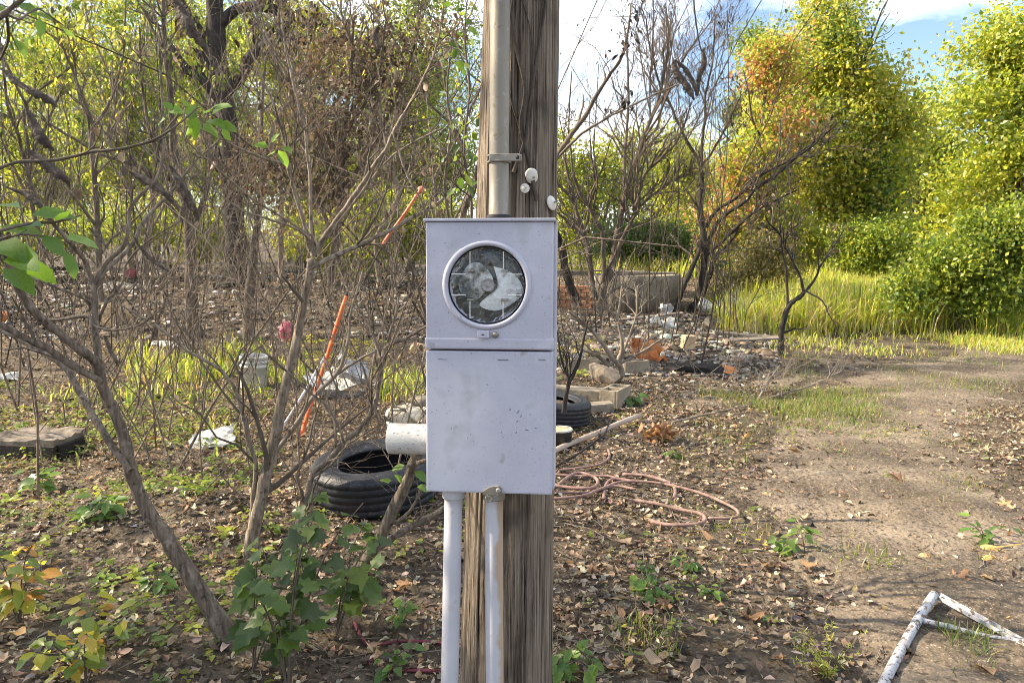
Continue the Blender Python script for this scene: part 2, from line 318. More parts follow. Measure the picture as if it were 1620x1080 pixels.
T_LOBD = lobed([(0, 0), (.05, -.45), (.35, -.22), (.62, -.38), (1, -.05), (.66, .2), (.5, .5), (.2, .3)]); T_LOBD[0][:, 2] += np.array([0, .05, .22, .02, .25, .1, -.05, .22, .05])
T_CURL = tmpl([(0, 0, 0), (.3, .26, .22), (.7, .2, .30), (1, 0, .12), (.68, -.2, .10), (.3, -.28, .16), (.32, 0, -.02), (.68, 0, .02)],
              [(0, 6, 1), (6, 7, 2, 1), (7, 3, 2), (0, 5, 6), (5, 4, 7, 6), (4, 3, 7)])
def leaves_np(tm, pos, X, N, size, tint):
    tv, lp, st = tm; n = len(pos); k = len(tv)
    X = norm(X); Z = N - (N * X).sum(1, keepdims=True) * X; Z = norm(Z); Y = np.cross(Z, X)
    size = np.broadcast_to(np.asarray(size, float), (n,))[:, None, None]
    V = pos[:, None] + size * (tv[None, :, 0:1] * X[:, None] + tv[None, :, 1:2] * Y[:, None] + tv[None, :, 2:3] * Z[:, None])
    L = (lp[None] + np.arange(n)[:, None] * k).ravel(); S_ = (st[None] + np.arange(n)[:, None] * len(lp)).ravel()
    return V.reshape(-1, 3), L, S_, np.repeat(tint, k, 0)
def join_np(parts):
    V = []; L = []; S_ = []; C = []; nv = nl = 0
    for v, l, s_, c in parts:
        V.append(v); L.append(l + nv); S_.append(s_ + nl); C.append(c); nv += len(v); nl += len(l)
    return np.concatenate(V), np.concatenate(L), np.concatenate(S_), np.concatenate(C)
def rv(n): return norm(rng.normal(size=(n, 3)))
def pal(cols, n, jit=.18, w=None):
    c = np.array(cols)[rng.choice(len(cols), n, p=w)]
    return np.clip(c * (1 + jit * rng.normal(size=(n, 1))) * (1 + .06 * rng.normal(size=(n, 3))), .004, .9)
YG = [(.32, .355, .04), (.40, .40, .055), (.23, .29, .036), (.48, .44, .075), (.17, .24, .034), (.52, .44, .11)]
GR = [(.11, .18, .026), (.15, .22, .03), (.08, .14, .024), (.20, .26, .04), (.27, .30, .05)]
DG = [(.05, .10, .024), (.07, .13, .03), (.10, .16, .034), (.15, .21, .04)]
RD = [(.42, .18, .09), (.46, .26, .12), (.36, .15, .09), (.36, .33, .08), (.30, .31, .07)]
BR = [(.155, .112, .076), (.225, .17, .12), (.11, .078, .055), (.30, .235, .17), (.075, .055, .041)]
DRY = [(.31, .22, .14), (.38, .295, .21), (.20, .15, .10), (.38, .30, .22), (.12, .088, .061), (.32, .21, .135), (.40, .33, .255), (.07, .05, .036), (.23, .187, .147), (.14, .11, .085)]
def leaf_protos(name, tm, cols, mat, k=3):
    out = []
    for c in cols:
        for q in range(k):
            V = tm[0].copy(); V[1:] += rng.normal(size=V[1:].shape) * np.array([.03, .03, .05])
            out.append(mesh_np(name, V, tm[1], tm[2], mat, np.tile(np.clip(np.array(c) * (1 + .12 * rng.normal()), .003, .9), (len(V), 1))))
    return out
def put_leaf(name, me, parent, pos, X, N, size, origin):
    X = Vector(X).normalized(); N = Vector(N); Z = (N - X * N.dot(X)).normalized(); Y = Z.cross(X)
    o = link(name, me, parent); m = Matrix((X, Y, Z)).transposed().to_4x4() @ Matrix.Scale(size, 4); m.translation = Vector(pos) - Vector(origin); o.matrix_local = m
    return o

# ---- branching
def grow(T, tips, P, r, lev, maxlev, dens, lenf, upw=.25, ang=(25, 60), sides=4, minlen=.05, cone=.25):
    """side shoots along a limb, again on each shoot; tips collects (point, direction) along the last shoots"""
    P = np.asarray(P, float); seg = np.linalg.norm(np.diff(P, axis=0), axis=1); cum = np.concatenate([[0], np.cumsum(seg)]); Ln = cum[-1]
    if Ln < minlen: return
    n = int(dens * (1 if lev else 1.0) * rng.uniform(.8, 1.2)) + 1
    for t in np.sort(rng.uniform(cone, 1.0, n)):
        s_ = t * Ln; i = min(np.searchsorted(cum, s_) - 1, len(seg) - 1); i = max(i, 0); f = (s_ - cum[i]) / max(seg[i], 1e-6)
        p = P[i] * (1 - f) + P[i + 1] * f; d = (P[i + 1] - P[i]) / max(seg[i], 1e-6); rr = r[i] * (1 - f) + r[i + 1] * f
        a = R(rng.uniform(*ang)); ax = rng.normal(size=3); ax -= d * (ax @ d); ax /= np.linalg.norm(ax) + 1e-9
        v = d * math.cos(a) + ax * math.sin(a); v[2] += upw; v /= np.linalg.norm(v)
        ln = Ln * lenf * (1.15 - .75 * t) * rng.uniform(.6, 1.3); k = 5
        w = rng.normal(size=3) * .22; u = np.linspace(0, 1, k)[:, None]
        Q = p + ln * (u * v + u ** 2 * w + .035 * rng.normal(size=(k, 3)) * (u > .1)); Q[:, 2] += ln * .12 * upw * (u[:, 0] ** 2)
        q = np.linspace(rr * .62, max(rr * .18, .0009), k)
        T.add(Q, q, sides, cap=False)
        if lev + 1 < maxlev: grow(T, tips, Q, q, lev + 1, maxlev, max(dens * .62, 2), lenf, upw, ang, 3, minlen, .15)
        else:
            for uu in (2, 3, 4): tips.append((Q[uu], Q[uu] - Q[uu - 1]))
def trace(rows, d0, d1=None, n=9):
    """rows of (px, py, width in px) at depth d0..d1 -> points and radii"""
    d1 = d0 if d1 is None else d1; k = len(rows); P = []; rr = []
    for i, (x, y, w) in enumerate(rows):
        d = d0 + (d1 - d0) * i / (k - 1); P.append(at(x, y, d)); rr.append(w / 2 / FPX * d * .92)
    A = spline(np.column_stack([np.array(P), rr]), n); return A[:, :3], np.maximum(A[:, 3], .0008)
def crown_pts(lobes, d, n, depth_k=.8, clump=.35, shell=.55):
    """leaf positions in clumps through ellipsoid lobes given in picture units at depth d"""
    out = []; nc = []; ids = []; A = np.array([l[-2] * l[-1] for l in lobes], float); A /= A.sum()
    for lb, a in zip(lobes, A):
        if len(lb) == 6: c = np.array(lb[:3], float); sx, sy, sz = lb[3:]
        else:
            px, py, rx, ry = lb; c = np.array(at(px, py, d)); sx = rx / FPX * d; sz = ry / FPX * d; sy = depth_k * .5 * (sx + sz) * rng.uniform(.8, 1.1)
        m = max(int(n * a), 10); k = max(int(m / 42), 6)
        ns = 9; SC = rv(ns) * rng.uniform(.35, .82, (ns, 1)); SR = rng.uniform(.28, .55, (ns, 1)); si = rng.integers(0, ns, k)
        C = SC[si] + rv(k) * (rng.uniform(0, 1, (k, 1)) ** shell) * SR[si]; C *= np.array([sx, sy, sz]) * 1.06
        i = rng.integers(0, k, m); g = np.clip(rng.normal(size=(m, 3)), -1.7, 1.7) * clump * np.array([1, 1, .62]) * rng.uniform(.5, 1.2, (k,))[i][:, None]
        ids.append(i + 100000 * len(ids)); out.append(c + C[i] + g); nc.append(norm(C[i] + g * .6 + np.array([0, 0, .35])))
    return np.concatenate(out), np.concatenate(nc), np.concatenate(ids)
def crown_mesh(name, lobes, d, n, cols, size, tm=T_DIA, clump=.35, depth_k=.8, mat=None, origin=(0, 0, 0), w=None, shell=.55, cols2=None, side=None):
    P, Nn, cid = crown_pts(lobes, d, n, depth_k, clump, shell); m = len(P); _, cid = np.unique(cid, return_inverse=True); nk = cid.max() + 1
    P[:, 2] = np.maximum(P[:, 2], H(P[:, 0], P[:, 1]) + .05)
    X = rv(m) + np.array([0, 0, -.45]); N = Nn * .8 + rv(m) * .9
    # clumps of one shoot share a shade of leaf
    cl = .6 * pal(cols, nk, .22, w)[cid] + .4 * pal(cols, m, .22, w)
    if cols2 is not None:
        k = vnoise(P[:, 0] * .7 + 4, P[:, 2] * .7, 3) + .25 * rng.normal(size=m); sel = k > side; cl[sel] = pal(cols2, int(sel.sum()), .18)
    v, l, s_, c = leaves_np(tm, P, X, N, size * rng.uniform(.45, 1.35, m) * rng.uniform(.75, 1.2, nk)[cid], cl)
    return mesh_np(name, v - np.asarray(origin), l, s_, mat or M['leaf'], c)
def leafy_tree(name, base, d, lobes, n, cols, size, label, trunk_w=.16, group=None, bark='bark', cat='tree', limbs=7, **k):
    bx, by = base; b = Vector((bx, by, 0)) if len(lobes[0]) == 6 else (G(bx, by) if d is None else at(bx, by, d)); b.z = gz(b.x, b.y); d = b.y
    t = thing(name, b, label, cat, group); o = np.array(b)
    T = Tubes(); tips = []
    for li, lb in enumerate(lobes):
        top = np.array([lb[0], lb[1], lb[2] + .5 * lb[5]]) if len(lb) == 6 else np.array(at(lb[0], lb[1] - lb[3] * .55, d)); mid = o + (top - o) * .5 + np.array([rng.normal() * .12, rng.normal() * .12, 0]); mid[:2] = o[:2] * .65 + top[:2] * .35
        A = spline(np.array([o - [0, 0, .1], o * .6 + mid * .4 + rng.normal(size=3) * .04, mid, (mid + top) / 2 + rng.normal(size=3) * .1, top]), 4)
        r = np.linspace(trunk_w * (1 if li == 0 else .7), trunk_w * .12, len(A)); T.add(A, r, 6)
        grow(T, tips, A, r, 0, 2, limbs, .42, .2, (30, 70), 4, cone=.3)
    link('trunk', T.mesh('trunk', M[bark], o), t)
    c = link('crown', crown_mesh('crown', lobes, d, n, cols, size, origin=o, **k), t); c['kind'] = 'stuff'
    return t

# ================================================================== SETTING
def grid_axis(lo, hi, near, fine, g=1.07):
    a = [near[0]]
    while a[-1] < near[1]: a.append(a[-1] + fine)
    st = fine
    while a[-1] < hi: st *= g; a.append(a[-1] + st)
    st = fine; b = [near[0]]
    while b[-1] > lo: st *= g; b.append(b[-1] - st)
    return np.array(b[:0:-1] + a)
gx = grid_axis(-320, 320, (-5.5, 6.5), .055); gy = grid_axis(-60, 420, (1.6, 12), .055)
XX, YY = np.meshgrid(gx, gy, indexing='ij')
TRK = spline(np.array([(1.85, -3.0, 1.5), (1.9, 1.5, 1.45), (2.15, 4.0, 1.4), (3.2, 6.4, 1.45), (5.4, 8.8, 1.35), (10, 12.2, 1.3), (18, 15.5, 1.4), (34, 19, 1.5)]), 24)
def track_dist(x, y):
    x = np.asarray(x, float); y = np.asarray(y, float); best = np.full(x.shape, 1e9)
    for cx, cy, w in TRK[::3]:
        best = np.minimum(best, np.hypot(x - cx, y - cy) / w)
    return best
TD = track_dist(XX, YY)
ZZ = H(XX, YY) + .022 * (fbm(XX * 6, YY * 6, 2, 21) - .4) * (np.abs(XX) < 8) - .03 * (TD < .45)
nx, ny = len(gx), len(gy); i = np.arange(nx - 1)[:, None]; j = np.arange(ny - 1)[None]
Q = np.stack([i * ny + j, (i + 1) * ny + j, (i + 1) * ny + j + 1, i * ny + j + 1], -1).reshape(-1, 4)
ground = link('ground', mesh_np('ground', np.stack([XX, YY, ZZ], -1).reshape(-1, 3), Q.ravel(), np.arange(len(Q)) * 4, M['soil'], None, True))
tag(ground, 'dark brown woodland soil under the leaf litter and trees', 'ground', kind='structure')
# dirt track: a worn strip whose shoulders sink unevenly under the soil
u = np.linspace(-1, 1, 71); A = spline(TRK[:130], 3); tg = norm(np.gradient(A[:, :2], axis=0)); nr = np.column_stack([tg[:, 1], -tg[:, 0]])
PX = A[:, 0:1] + nr[:, 0:1] * u * A[:, 2:3] * 1.5; PY = A[:, 1:2] + nr[:, 1:2] * u * A[:, 2:3] * 1.5
edge = .55 + 1.1 * (fbm(PX * 1.1, PY * 1.1, 3, 31) - .45) + 1.1 * (fbm(PX * 5, PY * 5, 3, 37) - .45)
PZ = H(PX, PY) + .004 + .045 * (edge - np.abs(u)) + .025 * (fbm(PX * 6, PY * 6, 3, 21) - .4) - .03 * np.exp(-((np.abs(u) - .42) / .14) ** 2) * 0.7
n1, n2 = PX.shape; i = np.arange(n1 - 1)[:, None]; j = np.arange(n2 - 1)[None]
Q = np.stack([i * n2 + j, (i + 1) * n2 + j, (i + 1) * n2 + j + 1, i * n2 + j + 1], -1).reshape(-1, 4)[:, ::-1]
trk = link('dirt_track', mesh_np('dirt_track', np.stack([PX, PY, PZ], -1).reshape(-1, 3), Q.ravel(), np.arange(len(Q)) * 4, M['track'], None, True))
tag(trk, 'pale sandy dirt track curving off to the right', 'track', kind='structure')

# ================================================================== METER ON ITS POLE
MO = at(773.5, 566, 1.53)
MT = Matrix.Translation(MO) @ Matrix.Rotation(R(-5.0), 4, 'Z') @ Matrix.Rotation(R(-3.0), 4, 'X')
def mount(o, m=None): o.matrix_world = MT @ (m or Matrix()); return o
K = .001308
box_t = tag(link('meter_box', None), 'grey metal electric meter box with round glass window on the wooden pole', 'meter box'); mount(box_t)
W2, ZT, ZB, ZM = .1325, .2885, -.2885, .0175
box('body', M['paint'], (.274, .077, .572), (.0015, .0735, -.001), .004, box_t)
# lower cover, a shallow tray
box('lower_cover', M['paint'], (.268, .037, ZM - ZB - .004), (0, .0165, (ZM + ZB) / 2 - .001), .0035, box_t)
# upper cover with a round opening
def cover_with_hole():
    cx, cz, r0 = -.0045, .1515, .0895; n = 96; th = [2 * math.pi * k / n for k in range(n)]
    corners = [(W2, ZT - .006), (-W2, ZT - .006), (-W2, ZM), (W2, ZM)]
    ang = sorted(th + [math.atan2(z - cz, x - cx) % (2 * math.pi) for x, z in corners]); bm = bmesh.new(); yf = -.004; rings = []
    for a in ang:
        c, s = math.cos(a), math.sin(a); k = 1e9
        if c > 1e-6: k = min(k, (W2 - cx) / c)
        if c < -1e-6: k = min(k, (-W2 - cx) / c)
        if s > 1e-6: k = min(k, (ZT - .006 - cz) / s)
        if s < -1e-6: k = min(k, (ZM - cz) / s)
        ox, oz = cx + c * k, cz + s * k
        pts = [(cx + c * (r0 - .004), .02, cz + s * (r0 - .004)), (cx + c * (r0 - .004), yf, cz + s * (r0 - .004)), (cx + (ox - cx) * .985 if k else ox, yf, cz + (oz - cz) * .985), (ox, yf + .004, oz), (ox, .0345, oz)]
        rings.append([bm.verts.new(p) for p in pts])
    for a in range(len(rings)):
        A_, B_ = rings[a], rings[(a + 1) % len(rings)]
        for q in range(4): bm.faces.new((A_[q], A_[q + 1], B_[q + 1], B_[q]))
    bmesh.ops.recalc_face_normals(bm, faces=bm.faces[:]); return bm
uc = bm_obj('upper_cover', cover_with_hole(), M['paint'], box_t)
box('cover_lip', M['paint'], (.271, .040, .024), (0, .0145, ZM + .0125), .004, uc)
box('top_cap', M['paint'], (.2745, .122, .0065), (.0005, .052, ZT - .003), .002, box_t)
cxz = (-.0045, 0, .1515)
lathe('window_ring', [(.0935, -.003), (.0922, -.0065), (.0895, -.0092), (.0865, -.0100), (.0835, -.0094), (.0812, -.007), (.0808, .018)], M['paint'], box_t, 96, 'Y', off=cxz)
lathe('gasket', [(.0812, .001), (.0812, .006), (.0792, .006), (.0792, .001)], M['dark'], box_t, 72, 'Y', closed=True, off=cxz)
cov = lathe('clear_cover', [(.0795, .003), (.0765, -.004), (.060, -.0055), (.03, -.0062), (.0001, -.0064)], M['glass'], box_t, 72, 'Y', off=cxz)
for sx in (-1, 1):
    for sz in (-1, 1):
        xx = -.0045 + sx * .0345
        box('rib', M['white_line'], (.0016, .0015, .036), (xx, -.0066, .1515 + sz * .051), .0004, cov)
        box('rib', M['white_line'], (.030, .0015, .0016), (-.0045 + sx * .0585, -.0060, .1515 + (.0225 if sz > 0 else -.020)), .0004, cov)
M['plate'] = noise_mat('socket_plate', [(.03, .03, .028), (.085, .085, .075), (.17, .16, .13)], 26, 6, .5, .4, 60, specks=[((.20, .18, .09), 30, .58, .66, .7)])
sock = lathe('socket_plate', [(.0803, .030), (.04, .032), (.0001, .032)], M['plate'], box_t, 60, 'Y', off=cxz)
M['reflection_patch'] = noise_mat('white_sky_reflection', [(.55, .56, .58), (.76, .77, .79), (.86, .87, .88)], 40, 6, .35, .5, 70, specks=[((.35, .34, .32), 60, .60, .68, .6)])  # white of the sky reflected in the window, given as a colour
def reflection_patch(name, pts, mat, y0, bulge, seed):  # pale and dark shapes that imitate reflections in the window
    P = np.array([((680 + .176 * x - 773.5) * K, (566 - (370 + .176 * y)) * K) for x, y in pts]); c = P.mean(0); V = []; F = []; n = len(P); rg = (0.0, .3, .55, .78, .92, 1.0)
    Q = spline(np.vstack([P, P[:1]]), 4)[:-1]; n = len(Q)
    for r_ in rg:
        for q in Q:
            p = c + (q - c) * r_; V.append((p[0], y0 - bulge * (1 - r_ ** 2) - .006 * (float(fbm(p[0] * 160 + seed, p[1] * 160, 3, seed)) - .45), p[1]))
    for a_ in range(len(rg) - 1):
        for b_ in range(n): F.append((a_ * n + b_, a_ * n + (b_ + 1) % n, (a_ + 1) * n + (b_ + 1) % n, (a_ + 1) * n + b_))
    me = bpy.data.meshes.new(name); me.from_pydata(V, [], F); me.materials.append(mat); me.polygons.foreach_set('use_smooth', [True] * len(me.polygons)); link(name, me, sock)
reflection_patch('reflection_patch', [(560, 285), (640, 305), (760, 365), (830, 480), (810, 560), (690, 650), (560, 690), (430, 640), (500, 560), (590, 480), (585, 380)], M['reflection_patch'], .024, .010, 2)  # bright sky reflection of the window, modelled as a white shape
reflection_patch('grey_reflection', [(250, 380), (330, 270), (430, 250), (520, 330), (560, 430), (480, 520), (390, 600), (300, 560), (240, 480)], noise_mat('grey_swirl_reflection', [(.10, .10, .095), (.34, .34, .33), (.66, .66, .66)], 34, 5, .3, .7, 60, pos=[.40, .50, .60]), .022, .008, 5)  # grey swirl of reflection at the left, put into shape and colour
reflection_patch('upper_reflection', [(400, 150), (560, 130), (640, 200), (560, 260), (430, 230)], noise_mat('dark_top_reflection', [(.05, .055, .06), (.16, .165, .17)], 30, 4, .35, .4), .024, .004, 8)  # dark reflecting top of the window, painted as a dark shape
lathe('socket_hub', [(.0140, .016), (.0132, .011), (.0115, .0105), (.0105, .012), (.0045, .0115), (.004, .009), (.0001, .009)], noise_mat('rosy_plastic_hub', [(.24, .21, .21), (.36, .33, .33)], 40, 4, .5, .2), sock, 40, 'Y', off=cxz)
for sx in (-1, 1):
    for sz in (-1, 1):
        box('jaw', M['fitting'], (.015, .010, .0045), (-.0045 + sx * .036, .012, .1515 + sz * .030), .001, sock)
        lathe('screw', [(.0040, .022), (.0040, .018), (.0028, .017), (.0001, .017)], M['galv'], sock, 16, 'Y', off=(-.0045 + sx * .063, 0, .1515 + sz * .020))
box('rating_label', M['darkmetal'], (.013, .004, .014), (-.004, .012, .1515 - .060), .001, sock)
for q, (x, z, l, a_) in enumerate([(.062, -.112, .008, -.9), (.068, -.121, .005, -1.0), (.060, -.132, .006, -.8), (.080, -.150, .007, .2), (.058, -.156, .004, -.5), (.045, -.107, .005, -.9), (.099, -.146, .004, .1), (-.098, -.004, .02, .02), (.03, -.0035, .022, .0), (.11, -.002, .015, .05)]):
    o = box('scratch', M['dark'], (l, .0008, .0009), (0, 0, 0), 0, box_t); o.location = (x, -.0022, z); o.rotation_euler = (0, a_, 0)
sp = box('seal_plate', M['paint'], (.0245, .006, .0145), (-.0105, -.0085, .0495), .0012, box_t)
box('seal_slot', M['dark'], (.006, .0015, .0022), (-.0115, -.0116, .0495), .0003, sp)
scw = lathe('cover_screw', [(.0068, -.003), (.0066, -.0085), (.005, -.0105), (.0001, -.011)], M['galv'], box_t, 24, 'Y', off=(.014, 0, .0485))
box('slot', M['dark'], (.010, .0008, .0013), (.014, -.0109, .0482), .0002, scw)
# hasp at the bottom edge
bm = bmesh.new(); pr = [(-.012, -.2885), (-.012, -.2835), (.003, -.273), (.022, -.2705), (.0285, -.2755), (.0285, -.285), (.020, -.2895)]
f0 = [bm.verts.new((x, -.0075, z)) for x, z in pr]; f1 = [bm.verts.new((x, -.002, z)) for x, z in pr]; bm.faces.new(f0); bm.faces.new(f1[::-1])
for q in range(len(pr)): bm.faces.new((f0[q], f1[q], f1[(q + 1) % len(pr)], f0[(q + 1) % len(pr)]))
bmesh.ops.recalc_face_normals(bm, faces=bm.faces[:]); hasp = bm_obj('hasp', bm, M['galv'], box_t)
lathe('rivet', [(.0056, -.007), (.005, -.0105), (.003, -.0112), (.0001, -.0108)], M['fitting'], hasp, 20, 'Y', off=(.0215, 0, -.2795))
T = Tubes(); th = np.linspace(0, 2 * np.pi, 25); T.add(np.column_stack([.0005 + .0062 * np.cos(th), np.full(25, -.0060), -.2985 + .0062 * np.sin(th)]), .0017, 8)
T.add([(-.006, -.006, -.2925), (-.0045, -.006, -.2915), (.0, -.006, -.2900)], .0016, 8); link('pull_ring', T.mesh('pull_ring', M['galv']), hasp)
# pole shaft
def pole_mesh():
    n, k = 260, 150; zs = np.linspace(-1.32, 4.6, k)[:, None]; th = np.linspace(0, 2 * np.pi, n, endpoint=False)[None]
    rad = .1000 - .017 * np.minimum(zs, 2); a = th * 30 / (2 * np.pi) * 2
    wob = .16 * vnoise(zs * 2.1 + 0 * th, th * 2 + 0 * zs, 4)
    gr = vnoise(a * 1.6 + wob * 6, zs * .55 + 0 * th, 7); fine = vnoise(a * 4 + wob * 8, zs * 1.2 + 0 * th, 8)
    crack = sstep(.60, .86, gr); d = -.010 * crack - .0032 * fine + .003 * vnoise(th * 1.5 + 0 * zs, zs * 1.1 + 0 * th, 6)
    r = rad + d; lx = .019 * zs
    V = np.stack([r * np.cos(th) + lx + .0330, r * np.sin(th) + .218, zs + 0 * th], -1).reshape(-1, 3)
    i = np.arange(k - 1)[:, None]; j = np.arange(n)[None]; j2 = (j + 1) % n
    Q = np.stack([i * n + j, i * n + j2, (i + 1) * n + j2, (i + 1) * n + j], -1).reshape(-1, 4)
    return mesh_np('utility_pole', V, Q.ravel(), np.arange(len(Q)) * 4, M['wood'], None, True)
def pole_axis(z): return np.array([.019 * z + .0330, .218, z])
def pole_pt(z, a, off=.0):
    """point on the shaft's surface; a = 0 faces the camera, positive to the right"""
    r = .1000 - .017 * min(z, 2) + off; return pole_axis(z) + r * np.array([math.sin(a), -math.cos(a), 0])
pole = mount(link('utility_pole', pole_mesh())); tag(pole, 'cracked weathered wooden utility pole standing behind the meter box', 'pole')
# steel riser above the box
riser = mount(tag(link('service_riser', None), 'weathered galvanised steel riser pipe strapped to the pole above the box', 'pipe'))
RX, RY = .012, .070
T = Tubes(); zz = np.linspace(.285, 4.5, 40); T.add(np.column_stack([RX + .004 * (zz - .28), np.full(40, RY), zz]), .0213, 32); link('pipe', T.mesh('pipe', M['galv']), riser)
lathe('collar', [(.0235, .2885), (.0262, .289), (.0262, .300), (.0238, .302), (.0215, .302)], M['dark'], riser, 36, off=(RX, RY, 0))
st = box('strap', M['galv'], (.066, .004, .0155), (RX + .0150, RY - .0235, .420), .0015, riser)
box('strap_wing', M['galv'], (.020, .005, .014), (RX + .041, RY - .019, .4195), .0015, st)
lathe('bolt', [(.0042, RY - .021), (.0042, RY - .0255), (.0001, RY - .026)], M['dark'], st, 14, 'Y', off=(RX + .042, 0, .4195))
T = Tubes(); th = np.linspace(-np.pi, 0, 20)
for zc in (.4265, .4135): T.add(np.column_stack([RX + .0005 + .0235 * np.cos(th), RY + .0245 * np.sin(th), np.full(20, zc)]), .0022, 6)
link('strap_bead', T.mesh('strap_bead', M['galv']), st)
# two conduits below
def conduit(x, lean, label, stain):
    c = mount(tag(link('lower_conduit', None), label, 'conduit', 'conduits below the meter box')); y = .045
    T = Tubes(); zz = np.linspace(-.30, -1.25, 30); T.add(np.column_stack([x + lean * (zz + .3), np.full(30, y), zz]), .0198, 32); link('pipe', T.mesh('pipe', stain), c)
    lathe('coupling', [(.0202, -.3135), (.0240, -.3125), (.0244, -.309), (.0244, -.2925), (.0238, -.2890), (.0235, -.286)], M['pvc'] if stain is M['pvc'] else M['fitting'], c, 40, off=(x, y, 0))
    return c
m_st, t_st = M['pvc'].copy(), None; m_st.name = 'rust_streaked_conduit'; t_st = m_st.node_tree
b_st = [n for n in t_st.nodes if n.type == 'BSDF_PRINCIPLED'][0]; old = b_st.inputs['Base Color'].links[0].from_socket
tc = mk(t_st, 'ShaderNodeTexCoord'); sx_ = mk(t_st, 'ShaderNodeSeparateXYZ'); t_st.links.new(tc.outputs['Object'], sx_.inputs['Vector'])
nz = mk(t_st, 'ShaderNodeTexNoise'); nz.inputs['Scale'].default_value = 13; nz.inputs['Detail'].default_value = 5; t_st.links.new(tc.outputs['Object'], nz.inputs['Vector'])
ma = mk(t_st, 'ShaderNodeMath', operation='MULTIPLY_ADD'); ma.inputs[1].default_value = .05; ma.inputs[2].default_value = -.025; t_st.links.new(nz.outputs['Fac'], ma.inputs[0])
mb = mk(t_st, 'ShaderNodeMath', operation='ADD'); t_st.links.new(sx_.outputs['X'], mb.inputs[0]); t_st.links.new(ma.outputs['Value'], mb.inputs[1])
mr = mk(t_st, 'ShaderNodeMapRange'); mr.inputs['From Min'].default_value = .0125; mr.inputs['From Max'].default_value = .0195; mr.inputs['To Max'].default_value = .8; t_st.links.new(mb.outputs['Value'], mr.inputs['Value'])
mxs = mk(t_st, 'ShaderNodeMixRGB'); mxs.inputs['Color2'].default_value = (.36, .25, .14, 1); t_st.links.new(mr.outputs['Result'], mxs.inputs['Fac']); t_st.links.new(old, mxs.inputs['Color1']); t_st.links.new(mxs.outputs['Color'], b_st.inputs['Base Color'])
conduit(-.0825, .022, 'clean grey conduit dropping from the left of the box bottom', M['pvc'])
conduit(.0065, -.006, 'grey conduit with brown rust streaks under the hasp of the meter box', m_st)
M['stubpipe'] = noise_mat('speckled_grey_pipe', [(.34, .335, .32), (.44, .435, .42), (.52, .515, .50)], 8, 7, .55, .15, 160, specks=[((.12, .11, .09), 150, .62, .68, .8), ((.26, .24, .20), 30, .58, .70, .6)])
stub = mount(tag(link('conduit_stub', None), 'short fat speckled pipe stub sticking out of the left side of the box', 'pipe'))
lathe('pipe', [(.029, -.226), (.0325, -.227), (.0335, -.225), (.0335, -.1345)], M['stubpipe'], stub, 48, 'X', off=(0, .052, -.186))
lathe('end_plug', [(.0295, -.2235), (.015, -.2225), (.0001, -.222)], M['fitting'], stub, 36, 'X', off=(0, .052, -.186))
# nail caps on the pole
def cap(z, a, sc_, label, rings, tilt=0):
    p = pole_pt(z, a, -.001); n = np.array([math.sin(a), -math.cos(a), 0]); m = Matrix.Translation(Vector(p)) @ Vector(n).to_track_quat('Z', 'Y').to_matrix().to_4x4() @ Matrix.Rotation(tilt, 4, 'X') @ Matrix.Scale(sc_, 4)
    t = mount(tag(link('insulator_disc', None), label, 'insulator', 'white discs nailed to the pole'), m)
    lathe('disc', [(.0001, 0), (.011, .0), (.0145, .002), (.0150, .004), (.0135, .006), (.006, .0075), (.005, .009), (.0001, .0095)], M['ceramic'], t, 32)
    if rings: lathe('second_disc', [(.011, .0055), (.0148, .008), (.0148, .0105), (.012, .012), (.005, .013), (.0001, .013)], M['ceramic'], t, 32, off=(-.004, .006, 0))
    T = Tubes(); T.add([(0, 0, .006), (0, 0, .0165), (.0006, .0005, .018)], [.0017, .0017, .0028], 8); link('nail', T.mesh('nail', M['fitting']), t)
cap(.392, .42, .95, 'white stacked double disc nailed highest on the pole', True, .25)
cap(.366, .26, .72, 'smallest white disc nailed low on the pole face', False)
cap(.337, 1.02, 1.15, 'white disc seen nearly edge on at the right edge of the pole', False, -.2)
# dead vine stems up the pole
vr = [[(.30, -.5), (.36, -.35), (.44, -.12), (.52, -.3), (.62, -.42), (.76, -.25), (.90, -.38), (1.3, -.2)],
      [(.34, .55), (.42, .35), (.5, .12), (.58, .2), (.66, .0), (.74, -.18), (.85, -.02), (1.1, .1)],
      [(.40, -.02), (.47, .22), (.55, .33), (.66, .5), (.80, .72), (1.0, .62)]]
lv = ['thin dead vine winding up the pole beside the riser', 'thin dead vine crossing the middle of the pole above the box', 'thin dead vine running to the right edge of the pole']
for q, row in enumerate(vr):
    T = Tubes(); A = spline(np.array([pole_pt(z, a, .0035) for z, a in row]), 8); r = np.linspace(.0050, .0022, len(A)); T.add(A, r, 6); tips = []
    Qs = spline(np.array([pole_pt(z + .05, a + .5 * (.6 - abs(a)), .003) for z, a in row[2:6]]), 6); T.add(Qs, np.linspace(.0022, .001, len(Qs)), 5)
    mount(tag(link('dead_vine', T.mesh('dead_vine', M['bark_char'])), lv[q], 'vine', 'dead vines on the pole'))

# ================================================================== TREES AND SHRUBS, FAR TO NEAR
far_group = 'trees closing the clearing'
# --- trees that stand just outside the picture on the left and throw the near ground into broken shade
leafy_tree('shade_tree', (-6.6, .6), None, [(-6.4, .7, 5.2, 1.7, 1.9, 1.5), (-6.9, -.6, 4.4, 1.4, 1.3, 1.2), (-6.2, 2.2, 4.2, 1.2, 1.2, 1.1)], 6500, GR + YG[:2], .10, 'green tree standing just outside the left of the view', .10, far_group, clump=.34)
leafy_tree('shade_tree', (-8.6, 3.4), None, [(-8.4, 3.6, 6.2, 1.7, 1.6, 1.6), (-8.8, 2.4, 5.0, 1.3, 1.3, 1.2)], 5200, GR + YG[:2], .10, 'taller green tree outside the left of the view', .11, far_group, clump=.36)
